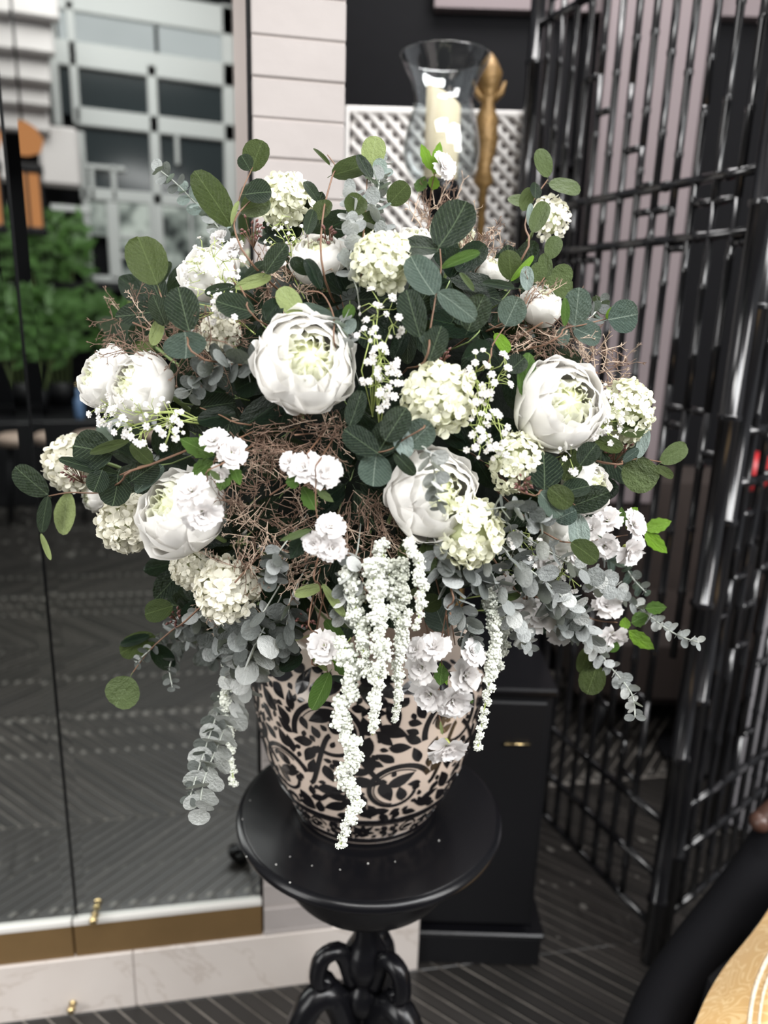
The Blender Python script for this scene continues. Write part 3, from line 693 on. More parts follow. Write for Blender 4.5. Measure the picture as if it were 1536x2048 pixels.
# arc-length table of the profile
arc = [0.0]
for i in range(1, len(vp)): arc.append(arc[-1] + math.hypot(vp[i][0] - vp[i - 1][0], vp[i][1] - vp[i - 1][1]))
def vprof(tt):
    for i in range(1, len(arc)):
        if arc[i] >= tt:
            f = (tt - arc[i - 1]) / max(1e-9, arc[i] - arc[i - 1]); a = vp[i - 1]; b = vp[i]
            nr = (b[1] - a[1]); nz_ = -(b[0] - a[0]); l = math.hypot(nr, nz_) or 1
            return a[0] + (b[0] - a[0]) * f, a[1] + (b[1] - a[1]) * f, nr / l, nz_ / l
    return vp[-1][0], vp[-1][1], 1, 0
RREF = 0.175
def vmap(s, tt, off):
    r, z, nr, nz_ = vprof(max(0, tt)); an = s / RREF; r += nr * off
    return (r * math.sin(an), -r * math.cos(an), z + nz_ * off)
def relief(mb, pts, off=0.0012):
    c = (sum(p[0] for p in pts) / len(pts), sum(p[1] for p in pts) / len(pts)); b = len(mb.v); k = len(pts)
    for p in pts: mb.v.append(vmap(p[0], p[1], off))
    for p in pts: mb.v.append(vmap(p[0] + (p[0] - c[0]) * .03, p[1] + (p[1] - c[1]) * .03, -.0006))
    mb.v.append(vmap(c[0], c[1], off))
    for i in range(k):
        j = (i + 1) % k; mb.f.append((b + i, b + j, b + 2 * k)); mb.m.append(0); mb.f.append((b + k + i, b + k + j, b + j, b + i)); mb.m.append(0)
def band(mb, path, wd, off=0.0012):
    b = len(mb.v); k = len(path)
    for i, p in enumerate(path):
        q0 = path[max(i - 1, 0)]; q1 = path[min(i + 1, k - 1)]; d = (q1[0] - q0[0], q1[1] - q0[1]); l = math.hypot(*d) or 1; nx, ny = -d[1] / l, d[0] / l
        w_ = wd(i / (k - 1)) if callable(wd) else wd
        for e, o_ in ((-.52, -.0006), (-.5, off), (.5, off), (.52, -.0006)): mb.v.append(vmap(p[0] + nx * w_ * e, p[1] + ny * w_ * e, o_))
    for i in range(k - 1):
        for j in range(3): mb.f.append((b + i * 4 + j, b + i * 4 + j + 1, b + i * 4 + 5 + j, b + i * 4 + 4 + j)); mb.m.append(0)
rv = random.Random(12); occ = []
def leafpts(x, y, an, L, W, bend=0.0):
    o = []; k = 7
    for i in range(k + 1):
        f = i / k; o.append((f, math.sin(PI * f ** .8) * .5))
    for i in range(k - 1, 0, -1):
        f = i / k; o.append((f, -math.sin(PI * f ** .8) * .5))
    ca, sa = math.cos(an), math.sin(an); R_ = []
    for f, w_ in o:
        u = f * L; v = w_ * W + bend * L * f * f; R_.append((x + u * ca - v * sa, y + u * sa + v * ca))
    return R_
def free(x, y, r): return all((x - a) ** 2 + (y - b) ** 2 > (r + c) ** 2 for a, b, c in occ)
def addocc(pts, r):
    for p in pts: occ.append((p[0], p[1], r))
scr = MB(); lea = MB(); PER = 2 * PI * RREF; NREP = 6; per = PER / NREP
TLO, THI = 0.088, 0.36
for kq in range(NREP):
    for (cx, cy, R_, sg, a0) in ((kq * per + per * .27, .160, .052, 1, 0.4), (kq * per + per * .75, .262, .056, -1, 3.4)):
        path = []
        for i in range(46):
            f = i / 45; an = a0 + sg * f * 4.9 * 1.15; rr_ = R_ * (1 - .42 * f); path.append((cx + rr_ * math.cos(an), cy + rr_ * math.sin(an)))
        band(scr, path, lambda f: .0085 * (1 - .4 * f)); addocc(path[::2], .0068)
        band(scr, [(p[0] + (p[0] - cx) * -.16, p[1] + (p[1] - cy) * -.16) for p in path[4:34]], .0014)
        ex = path[-1]; relief(lea, leafpts(ex[0], ex[1], a0 + 1, .016, .012)); addocc([ex], .008)
        for i in range(9):          # leaves inside and outside the scroll
            an = a0 + sg * i * .66; r1 = R_ * 1.10
            x, y = cx + r1 * math.cos(an), cy + r1 * math.sin(an); L = .030; W = .0145; d = an + sg * .7
            mx_, my_ = x + math.cos(d) * L * .55, y + math.sin(d) * L * .55
            if TLO < my_ < THI and free(mx_, my_, .0045): relief(lea, leafpts(x, y, d, L, W, sg * .15)); addocc([(x + math.cos(d) * L * q, y + math.sin(d) * L * q) for q in (.25, .5, .75)], .0055)
    # joining vine
    path = [(kq * per + per * (.27 + .48 * f) + .052 * (1 - f), .160 + .10 * (f * f * (3 - 2 * f))) for f in [i / 20 for i in range(21)]]
    band(scr, path, .007); addocc(path[::2], .006)
    path = [(kq * per + per * (.75 + .52 * f), .262 - .10 * (f * f * (3 - 2 * f))) for f in [i / 20 for i in range(21)]]
    band(scr, path[3:18], .007); addocc(path[3:18:2], .006)
for L, W, tries in ((.044, .021, 1500), (.032, .017, 2500), (.021, .012, 3500), (.012, .0075, 4000)):
    for _ in range(tries):
        x = rv.uniform(0, PER); y = rv.uniform(TLO + .004, THI); an = rv.uniform(0, 2 * PI)
        cs = [(x + math.cos(an) * L * q, y + math.sin(an) * L * q) for q in (.2, .5, .8)]
        if all(TLO + .003 < c_[1] < THI for c_ in cs) and all(free(c_[0], c_[1], W * (.30, .50, .27)[i]) for i, c_ in enumerate(cs)):
            relief(lea, leafpts(x, y, an, L, W, rv.uniform(-.2, .2)))
            for i, c_ in enumerate(cs): occ.append((c_[0], c_[1], W * (.30, .50, .27)[i]))
# rings and the lower frieze
ring = lambda t0, w_: band(scr, [(PER * i / 120, t0) for i in range(121)], w_)
ring(.081, .012); ring(.0715, .0016); ring(.020, .010); ring(.0125, .0014); ring(.005, .004)
occ.clear()
for kq in range(12):
    cx = PER * kq / 12
    for an, L in ((PI / 2, .022), (PI / 2 - .75, .024), (PI / 2 + .75, .024), (-.15, .020), (PI + .15, .020), (-.9, .014), (PI + .9, .014)):
        if kq % 2 == 0:
            relief(lea, leafpts(cx + .003 * math.cos(an), .048 + .003 * math.sin(an), an, L, .010)); addocc([(cx + math.cos(an) * L * q, .048 + math.sin(an) * L * q) for q in (.3, .6, .9)], .005)
        else:
            band(scr, [(cx + .016 * math.cos(a_), .052 + .016 * math.sin(a_)) for a_ in [i * .3 for i in range(18)]], .003); addocc([(cx + .016 * math.cos(a_), .052 + .016 * math.sin(a_)) for a_ in [i * .5 for i in range(12)]], .003)
for L, W, tries in ((.020, .012, 700), (.012, .008, 1200)):
    for _ in range(tries):
        x = rv.uniform(0, PER); y = rv.uniform(.030, .068); an = rv.uniform(0, 2 * PI)
        cs = [(x + math.cos(an) * L * q, y + math.sin(an) * L * q) for q in (.2, .5, .8)]
        if all(.028 < c_[1] < .068 for c_ in cs) and all(free(c_[0], c_[1], W * (.25, .42, .2)[i]) for i, c_ in enumerate(cs)):
            relief(lea, leafpts(x, y, an, L, W));
            for i, c_ in enumerate(cs): occ.append((c_[0], c_[1], W * (.25, .42, .2)[i]))
new('scroll_relief', scr.mesh('scroll', M_GLZ, False), t, label='black glazed scroll bands'); new('leaf_relief', lea.mesh('leafr', M_GLZ, False), t, kind='stuff', label='black glazed leaf shapes')
# small brass stud on the marble
P = atW(146, 2006); 
for i, (px, py) in enumerate(((146, 2006), (190, 1829))):
    P = atW(px, py, 0); zz = P.z
    if i == 1: P = atW(px, py, -.002)
    mb = MB(); b0 = MB(); b0.lathe([(.009, 0), (.009, .002), (.004, .004), (.004, .008), (.0085, .012), (.010, .018), (.0085, .024), (.003, .027)], 16)
    o = new('brass_stud', b0.mesh('stud', M_KNOB), None, zframe(P, WN, 1.0)); tag(o, 'small round brass stud low on the marble base' if i == 0 else 'small round brass stud fixing the mirror foot', 'stud')

# ======================= ARMCHAIR IN THE FOREGROUND =======================
t = thing('gold_armchair', 'black wooden armchair with gold damask cushion, bottom right corner', 'chair', (0.85, 1.05, 0))
TO = V((0.85, 1.05, 0))
m, nt, out = mat('gold damask'); n = N(nt); tc = n('TexCoord')
nz = n('TexNoise', {'Vector': tc.outputs['Object'], 'Scale': 11.0, 'Detail': 1.0, 'Distortion': 2.6})
v = n.math('FRACT', n.math('MULTIPLY', nz.outputs[0], 7.0)); v = n.math('LESS_THAN', n.math('ABSOLUTE', n.math('SUBTRACT', v, .5)), .16)
wv_ = n('TexNoise', {'Vector': tc.outputs['Object'], 'Scale': 6.0, 'Detail': 3.0})
bc = n.mix(wv_.outputs[0], (.50, .29, .10), (.66, .42, .17)); bc = n.mix(n.math('MULTIPLY', v, .6), bc, (.78, .58, .30))
p = n('BsdfPrincipled', {'Base Color': bc, 'Roughness': .55, 'Sheen Weight': .3}); nt.links.new(p.outputs[0], out.inputs[0]); M_GOLD = m
M_TRIM = plain('pale braid', (.66, .55, .42), .8, noise=.3, scale=120, bump=.6, bscale=200)
# back frame: a broad black rail curving from the top right down to the near arm
pth = smooth([tuple(at(1600, 1560, 1.42)), tuple(at(1550, 1690, 1.40)), tuple(at(1475, 1800, 1.33)), tuple(at(1395, 1905, 1.24)), tuple(at(1330, 2010, 1.14)), tuple(at(1290, 2130, 1.04)), tuple(at(1280, 2300, .96))], 5)
pth = [V(q) - TO for q in pth]
mb = MB(); mb.tube(pth, [.053] * len(pth), 14); new('arm_frame', mb.mesh('arm', plain('matte black wood', (.003, .003, .004), .8, spec=.12)), t)
kp = at(1528, 1632, 1.40) - TO
mb = MB(); mb.tube([kp + V((-.018, -.02, -.0)), kp + V((.03, .0, .02)), kp + V((.14, .02, .035))], [.022, .028, .026], 12)
mb.ball(kp + V((-.018, -.02, 0)), .023, 12, 8); new('hand_rest', mb.mesh('rest', plain('dark brown wood', (.055, .026, .018), .4, noise=.3)), t, label='dark brown carved wooden end')
# legs
for (px, Y) in ((1300, 1.0), (1560, 1.42)):
    P = atY(px, 2150, Y) - TO; mb = MB(); mb.tube([(P.x, P.y, .45), (P.x, P.y, 0.0)], [.03, .02], 10); new('leg', mb.mesh('leg', M_BLKM), t)
for P in ((.45, -.35), (.6, .2)): mb = MB(); mb.tube([(P[0], P[1], .38), (P[0], P[1], 0)], [.03, .02], 10); new('leg', mb.mesh('leg', M_BLKM), t)
# plump gold cushion following the inside of the arm
ed = [at(1590, 1700, 1.22), at(1528, 1795, 1.16), at(1455, 1885, 1.09), at(1408, 1970, 1.02), at(1388, 2055, .96), at(1378, 2180, .88)]
ed = [V(q) for q in smooth([tuple(q) for q in ed], 4)]
mb = MB(); pts = []; nu = 14
for q in ed:
    for i in range(nu):
        f = i / (nu - 1); bul = math.sin(min(1, f * 2.2) * PI / 2)
        p_ = q + V((f * .34, -.10 * f, bul * .035 - .06 * (1 - bul))) - TO; pts.append(p_)
mb.quadgrid(pts, nu, len(ed))
pts2 = []
for q in ed:
    for i in range(4): pts2.append(q + V((0.0 - .012 * math.sin(i / 3 * PI), 0, -.06 - .05 * i)) - TO)
mb.quadgrid(pts2, 4, len(ed)); cus = new('cushion', mb.mesh('cushion', M_GOLD), t)
mb = MB(); a_ = [q + V((.075, -.022, .032)) - TO for q in ed]; mb.tube(a_, .0035, 6); new('braid', mb.mesh('braid', M_TRIM), cus)
mb = MB(); a_ = [q + V((.088, -.026, .034)) - TO for q in ed]; mb.tube(a_, .0025, 6); new('braid', mb.mesh('braid', M_TRIM), cus)
mb = MB(); mb.box(-.22, .62, -.45, .2, .30, .42, .03); new('seat_rail', mb.mesh('seat', M_BLKM, False), t)

# ======================= FLOWERS AND FOLIAGE =======================
R0_ = random.Random(77)
MOUTH = V((VX, VY, TZ + 0.36))
# --- shared meshes ---
def prof_leaf(kind, v):
    if kind == 'round': return (max(0, v) ** .52) * (max(0, 1 - v) ** .46) * 1.98
    if kind == 'disc': return math.sqrt(max(0, 4 * v * (1 - v)))
    if kind == 'long': return (max(0, v) ** .8) * (max(0, 1 - v) ** .75) * 2.94
    return (max(0, v) ** .75) * (max(0, 1 - v) ** .95) * 3.2
def leaf_mesh(kind, mt, seed, nx=6, ny=9, petiole=0.1):
    rr = random.Random(seed); mb = MB(); fold = rr.uniform(.05, .30); bend = rr.uniform(-.28, .30); tw = rr.uniform(-.15, .15); ph = rr.uniform(0, 6); rip = rr.uniform(.0, .03)
    if kind == 'disc': fold = rr.uniform(-.05, .15); bend = rr.uniform(.05, .4)
    pts = []
    for j in range(ny):
        v = .5 - .5 * math.cos(PI * j / (ny - 1)); wd = prof_leaf(kind, v) * .5
        if kind == 'serr' and 0 < j < ny - 1: wd *= 1 + (.10 if j % 2 else -.06)
        for i in range(nx):
            u = 2 * i / (nx - 1) - 1; x = u * wd
            pts.append((x, v, fold * abs(x) * (1 - .3 * v) + bend * (v - .5) ** 2 + tw * x * v + rip * math.sin(9 * v + ph) * u))
    mb.quadgrid(pts, nx, ny)
    if petiole: mb.tube([(0, -petiole, -.01), (0, 0.02, bend * .25)], [.016, .012], 3, cap=False)
    return mb.mesh('leaf_' + kind, mt)
LMESH = {}
def lmesh(kind, mt, var):
    k = (kind, mt, var)
    if k not in LMESH:
        LMESH[k] = leaf_mesh(kind, LM[mt], hash((kind, var)) % 9999 if False else (len(kind) * 131 + var * 17), ny=13 if kind == 'serr' else (7 if kind == 'disc' else 9), nx=5 if kind == 'disc' else 7, petiole=.12 if kind != 'disc' else .06)
    return LMESH[k]
def petal_mesh(name, mt, r0, t0, t1, width, flare, ruf, seed, nu=13, nv=10, cup=1.0, sq=0.9, notch=0.06):
    """petal hugging a ball of radius r0 from polar angle t0 (near the stalk) to t1, seen from the top; azimuth centre +x"""
    rr = random.Random(seed); mb = MB(); pts = []; ph = [rr.uniform(0, 6) for _ in range(4)]
    for j in range(nv):
        v = j / (nv - 1)
        for i in range(nu):
            u = 2 * i / (nu - 1) - 1
            tip = 1 - notch * (.5 + .5 * math.sin(u * 5.2 + ph[0])) - .13 * u ** 4
            th = t0 + (t1 - t0) * v * tip
            wd = width * math.sin(min(1.22, .22 + v * 1.0) * PI * .58) ** .8 * (1 - .10 * v ** 5)
            az = u * wd / max(.35, math.sin(max(.15, th)) ** .6)
            az = max(-1.5, min(1.5, az))
            r = r0 * (1 + flare * v ** 3) + ruf * r0 * (math.sin(u * 5 + ph[1]) * v * v + .6 * math.sin(u * 9 + ph[2]) * v ** 3) * .12 + .03 * r0 * (u * u) * cup
            pts.append((r * math.sin(th) * math.cos(az), r * math.sin(th) * math.sin(az), r * math.cos(th) * sq))
    mb.quadgrid(pts, nu, nv); return mb.mesh(name, mt)
D2 = math.radians
PEO = []      # layers: (meshes, count, phase)
def plyr(mt, r0, t0, t1, wd, fl, rf, n, sd, nvar=3, notch=.06):
    PEO.append(([petal_mesh('peony_petal', mt, r0, D2(t0), D2(t1), wd, fl, rf, sd + q, notch=notch) for q in range(nvar)], n))
plyr(M_PETAL, 1.00, 165, 72, 1.0, .07, .5, 5, 100)
plyr(M_PETAL, 0.97, 160, 48, 1.08, .02, .5, 5, 110)
plyr(M_PETAL, 0.90, 150, 38, 1.08, -.02, .5, 5, 120)
plyr(M_PETAL, 0.80, 140, 32, 1.0, .02, .6, 4, 130)
plyr(M_PIN, 0.62, 120, 22, .62, .12, 1.6, 6, 140, 4, .16)
plyr(M_PIN, 0.50, 110, 12, .66, .22, 2.0, 7, 150, 4, .16)
plyr(M_PGR, 0.34, 100, 6, .8, .35, 2.2, 6, 160, 3, .2)
mb = MB(); mb.ball((0, 0, 0), 1, 10, 7); CORE0 = mb.mesh('heart', M_PGR)
def face(fx, fy): return (-CF + CR * fx + CU * fy).normalized()
def stem_to_mouth(P, back, r, mt, parent, root, seed=0):
    rr = random.Random(seed); a = P + back; m_ = MOUTH + V((rr.uniform(-.06, .06), rr.uniform(-.06, .06), -.03))
    mid = (a + m_) * .5 + V((0, .02, .03)); p = [a, a + back * 1.0, mid, m_]
    mb = MB(); mb.tube([tuple(V(q) - root) for q in smooth([tuple(q) for q in p], 3)], r, 5)
    return new('stem', mb.mesh('stem', mt), parent)
def peony(px, py, rpx, fx, fy, k, label, seed, squash=1.0, open_=0):
    rr = random.Random(seed); P = S(px, py, k); r = rpx * pxm(P) * 1.02; fn = face(fx, fy)
    t = thing('peony', label, 'flower', P, 'white peonies of the arrangement')
    fr_ = zframe((0, 0, 0), fn, r, rr.uniform(0, 6))
    for li, (ms, n) in enumerate(PEO):
        ph = rr.uniform(0, 6)
        for q in range(n):
            mm = fr_ @ Matrix.Rotation(ph + 2 * PI * q / n + rr.uniform(-.12, .12), 4, 'Z') @ Matrix.Rotation(rr.uniform(-.06, .06) + (open_ if li < 2 else 0), 4, 'Y') @ Matrix.Scale(rr.uniform(.96, 1.04), 4)
            new('petal', rr.choice(ms), t, mm)
    new('heart', CORE0, t, Matrix.Translation(fn * r * .06) @ Matrix.Scale(r * .46, 4))
    stem_to_mouth(P, -fn * r * .9, .0028, M_STG, t, P, seed)
    return t
# snowball florets
def floret_mesh(mt, seed):
    rr = random.Random(seed); mb = MB()
    for q in range(4):
        a = PI / 2 * q + rr.uniform(-.15, .15); pts = []; tl = rr.uniform(.0, .4)
        for (f, wd) in ((.05, .10), (.4, .40), (.75, .50), (1.0, .28)):
            for u in (-1, 0, 1):
                x = f * .55; y = u * wd * .55; z = .20 * f * f + tl * .15 * f + (.05 if u == 0 else .0) * (1 - f) - .04 * abs(u)
                pts.append((x * math.cos(a) - y * math.sin(a), x * math.sin(a) + y * math.cos(a), z))
        mb.quadgrid(pts, 3, 4)
    mb.ball((0, 0, .05), .07, 4, 3); return mb.mesh('snowball_floret', mt)
FLO = {0: [floret_mesh(M_FLO, 10 + q) for q in range(4)], 1: [floret_mesh(M_FLO2, 20 + q) for q in range(4)]}
mb = MB(); mb.ball((0, 0, 0), 1, 12, 8); CORE = mb.mesh('core', M_CORE)
def snowball(px, py, rpx, k, label, seed, tone=0, ex=1.0, nf=95, fx=0, fy=0, gap=None, exa=0.0):
    rr = random.Random(seed); P = S(px, py, k); r = rpx * pxm(P); fn = face(fx, fy)
    t = thing('snowball_flower', label, 'flower', P, 'snowball flowers of the arrangement')
    new('core', CORE, t, Matrix.Scale(r * .70, 4))
    for i in range(nf):
        z = 1 - 2 * (i + .5) / nf
        if z < -.55: continue
        ph = i * 2.399963; q = math.sqrt(1 - z * z); d = V((q * math.cos(ph), q * math.sin(ph), z)) + V([rr.uniform(-.09, .09) for _ in range(3)])
        d = (zframe((0, 0, 0), fn) @ d).normalized()
        if gap and d.dot(face(*gap)) > .93: continue
        rad = r * rr.uniform(.80, .95); loc = d * rad
        loc += (CR * math.cos(exa) + CU * math.sin(exa)) * (loc.dot(CR * math.cos(exa) + CU * math.sin(exa)) * (ex - 1))
        nd = (d + V([rr.uniform(-.3, .3) for _ in range(3)])).normalized()
        new('floret', rr.choice(FLO[tone]), t, zframe(loc, nd, r * rr.uniform(.42, .54), rr.uniform(0, 6)))
    stem_to_mouth(P, -fn * r * .8, .0024, M_STG, t, P, seed)
    return t
# ruffled blossoms
def blopetal(seed):
    rr = random.Random(seed); mb = MB(); pts = []; nu, nv = 7, 6; ph = rr.uniform(0, 6)
    for j in range(nv):
        v = j / (nv - 1)
        for i in range(nu):
            u = 2 * i / (nu - 1) - 1; wd = (.10 + .42 * v ** .7) * (1 - .12 * v ** 4)
            rf = .06 * v * v * math.sin(u * 8 + ph)
            L = v * (1 - .10 * u * u - .06 * (i % 2) * (1 if v > .9 else 0))
            pts.append((L * .98, u * wd, .28 * math.sin(v * 1.9) + rf + .05 * u * u))
    mb.quadgrid(pts, nu, nv); return mb.mesh('blossom_petal', M_BLO)
BLP = [blopetal(200 + q) for q in range(5)]
mb = MB(); mb.ball((0, 0, .12), .10, 6, 4)
for q in range(6):
    a = q * 1.05; mb.tube([(0, 0, .1), (.12 * math.cos(a), .12 * math.sin(a), .34)], .018, 3)
BLC = mb.mesh('blossom_centre', M_STY)
mb = MB()
mb.lathe([(.05, -.35), (.16, -.28), (.20, -.12), (.22, -.02), (.0, .0)], 8)
BCX = mb.mesh('calyx', plain('green calyx', (.42, .46, .12), .6, noise=.3))
def blossom(parent, root, P, r, fn, seed):
    rr = random.Random(seed); e = new('blossom', None, parent, T(P - root) @ zframe((0, 0, 0), fn, r, rr.uniform(0, 6)))
    for n, tilt, s in ((5, .02, 1.0), (5, -.38, .92), (4, -.80, .72), (3, -1.15, .5)):
        ph = rr.uniform(0, 6)
        for q in range(n):
            new('petal', rr.choice(BLP), e, Matrix.Rotation(ph + 2 * PI * q / n + rr.uniform(-.15, .15), 4, 'Z') @ Matrix.Rotation(tilt + rr.uniform(-.14, .14), 4, 'Y') @ Matrix.Scale(s * rr.uniform(.9, 1.08), 4))
    new('centre', BLC, e); new('calyx', BCX, e)
    return e
DD = []  # all leaves share this depth jitter source
def leaf(parent, root, bx, by, tx, ty, wpx, mt, k, rr, kind='round', dz=None):
    B = S(bx, by, k); d1 = (rr.uniform(-.35, .25) if dz is None else dz)
    ps = pxm(B); Lp = math.hypot(tx - bx, ty - by)
    ax = (CR * (tx - bx) + CU * (by - ty)) * ps; ax = ax + CF * (d1 * ax.length)
    tilt = rr.uniform(-.45, .45)
    side = ax.normalized().cross(CF)
    nrm = -CF + side.normalized() * tilt + V((0, 0, .15))
    m_ = frame(B - root, ax, nrm, wpx * ps * (1.06 + .25 * abs(tilt)), ax.length, (wpx * ps + ax.length) / 2)
    nm = {'round': 'leaf', 'disc': 'leaf', 'long': 'leaf', 'serr': 'serrated_leaf'}[kind]
    return new(nm, lmesh(kind, mt, rr.randrange(5)), parent, m_)
def stems(parent, root, paths, k, mt, rpx=2.2, inner=True):
    mb = MB()
    for pi, path in enumerate(paths):
        P = [S(x, y, k) for x, y in path]
        if inner and pi == 0: P = P + [P[-1] * .45 + BC * .55, MOUTH]
        if len(P) < 2: continue
        ps = pxm(P[0]); q = smooth([tuple(p - root) for p in P], 4); n_ = len(q)
        mb.tube(q, [rpx * ps * (.55 + .6 * i / n_) for i in range(n_)], 5)
    return new('stem', mb.mesh('stem', mt), parent)
def euc(label, paths, leaves, k=1.04, smt=None, kind='round', seed=0, name='eucalyptus_sprig', extra=None, group='large leaved eucalyptus sprigs', rpx=2.2):
    """paths run from tip inwards"""
    rr = random.Random(seed + 5); root = S(*paths[0][0], k)
    t = thing(name, label, 'foliage', root, group)
    stems(t, root, paths, k, smt or M_STB, rpx)
    for l in leaves:
        kk = k + rr.uniform(-.025, .025); kd = l[6] if len(l) > 6 else kind
        leaf(t, root, l[0], l[1], l[2], l[3], l[4], l[5], kk, rr, kd)
    return t, root
# silver eucalyptus: pairs of small discs along a stem
def silver(label, path, k, mt, seed, size=30, step=17, dk=0.0, name='silver_eucalyptus', inner=True, taper=.55, blur=0):
    rr = random.Random(seed); n_ = len(path)
    P = [S(x, y, k + dk * i / max(1, n_ - 1)) for i, (x, y) in enumerate(path)]
    if blur: P = [p + V((0, blur, 0)) for p in P]
    root = P[0].copy(); q = [V(a) for a in smooth([tuple(p) for p in P], 6)]
    t = thing(name, label, 'foliage', root, 'silver eucalyptus sprigs')
    ps = pxm(root); mb = MB(); full = list(q) + ([q[-1] * .5 + BC * .5, MOUTH.copy()] if inner else [])
    mb.tube([tuple(a - root) for a in full], [ps * 1.1] + [ps * 1.6] * (len(full) - 1), 5); new('stem', mb.mesh('stem', M_STS), t)
    L = sum((q[i + 1] - q[i]).length for i in range(len(q) - 1)); s = ps * 3; acc = 0; i = 0; an = rr.uniform(0, 3); mts = mt if isinstance(mt, str) else mt
    while i < len(q) - 1:
        seg = (q[i + 1] - q[i]).length
        if acc + seg < s: acc += seg; i += 1; continue
        f = (s - acc) / seg; p = q[i].lerp(q[i + 1], f); d = (q[i] - q[i + 1]).normalized()   # towards the tip
        g = s / L; sz = size * ps * (taper + (1 - taper) * min(1, g * 2.2)) * rr.uniform(.85, 1.15)
        o1 = d.orthogonal().normalized(); o2 = d.cross(o1)
        for sg in (0, PI):
            a_ = an + sg + rr.uniform(-.3, .3); rad = o1 * math.cos(a_) + o2 * math.sin(a_)
            ax = rad + d * rr.uniform(.2, .7); nrm = d * rr.uniform(.2, .9) - rad * .3 - CF * rr.uniform(.3, 1.1)
            new('leaf', lmesh('disc', rr.choice(mts), rr.randrange(5)), t, frame(p - root + rad * ps, ax, nrm, sz * rr.uniform(.85, 1.05), sz, sz))
        an += PI / 2 + rr.uniform(-.3, .3); s += step * ps * (.75 + .4 * min(1, g * 2)) * rr.uniform(.85, 1.15)
    return t
# baby's breath
def gypmesh(seed):
    rr = random.Random(seed); mb = MB()
    for n, el, s in ((6, .15, 1.0), (5, .65, .85), (3, 1.15, .6)):
        ph = rr.uniform(0, 6)
        for q in range(n):
            a = ph + 2 * PI * q / n; e = el + rr.uniform(-.15, .15); d = V((math.cos(a) * math.cos(e), math.sin(a) * math.cos(e), math.sin(e))); sd = V((-math.sin(a), math.cos(a), 0)); up = d.cross(sd)
            b = len(mb.v)
            for (f, w_) in ((.1, .08), (.6, .34), (1.0, .22)):
                for u in (-1, 1): mb.v.append(tuple((d * f + sd * u * w_ - up * .1 * f) * s * .55))
            for j in range(2): mb.f.append((b + 2 * j, b + 2 * j + 1, b + 2 * j + 3, b + 2 * j + 2)); mb.m.append(0)
    return mb.mesh('gyp_floret', M_GYP)
GYP = [gypmesh(300 + q) for q in range(3)]
def gyp(label, base, cx, cy, rx, ry, n_, k, seed, size=15, blur=0):
    rr = random.Random(seed); off = V((0, blur, 0)); B = S(base[0], base[1], k - .12) + off; root = S(cx, cy, k) + off
    t = thing('baby_breath_spray', label, 'flower spray', root, "sprays of baby's breath")
    mb = MB(); ps = pxm(root); nb = max(3, n_ // 6); hubs = []
    for i in range(nb):
        a = 2 * PI * i / nb + rr.uniform(-.4, .4); f = rr.uniform(.25, .65); h = S(cx + rx * f * math.cos(a), cy + ry * f * math.sin(a), k - .03 + rr.uniform(-.02, .03)) + off; hubs.append(h)
        mid = (B + h) / 2 + V((rr.uniform(-.01, .01), rr.uniform(-.01, .01), .008)); mb.tube([tuple(q - root) for q in (B, mid, h)], [ps * 1.5, ps * 1.3, ps * 1.0], 4)
    mb.tube([tuple(B - root), tuple(B * .5 + BC * .5 - root), tuple(MOUTH - root)], ps * 1.8, 4)
    for i in range(n_):
        a = rr.uniform(0, 2 * PI); f = math.sqrt(rr.random()); x = cx + rx * f * math.cos(a); y = cy + ry * f * math.sin(a)
        p = S(x, y, k + rr.uniform(-.02, .06)) + off; h = min(hubs, key=lambda q: (q - p).length + rr.uniform(0, .01))
        mid = (p + h) / 2 + V([rr.uniform(-.006, .006) for _ in range(3)]); mb.tube([tuple(q - root) for q in (h, mid, p)], [ps * .95, ps * .8, ps * .6], 3)
        nd = ((p - h).normalized() - CF * .8 + V((0, 0, .3))).normalized()
        new('floret', rr.choice(GYP), t, zframe(p - root, nd, size * ps * rr.choice((.55, .8, 1, 1.15)) * .9, rr.uniform(0, 6)))
    new('stem', mb.mesh('stem', M_STY), t)
    return t
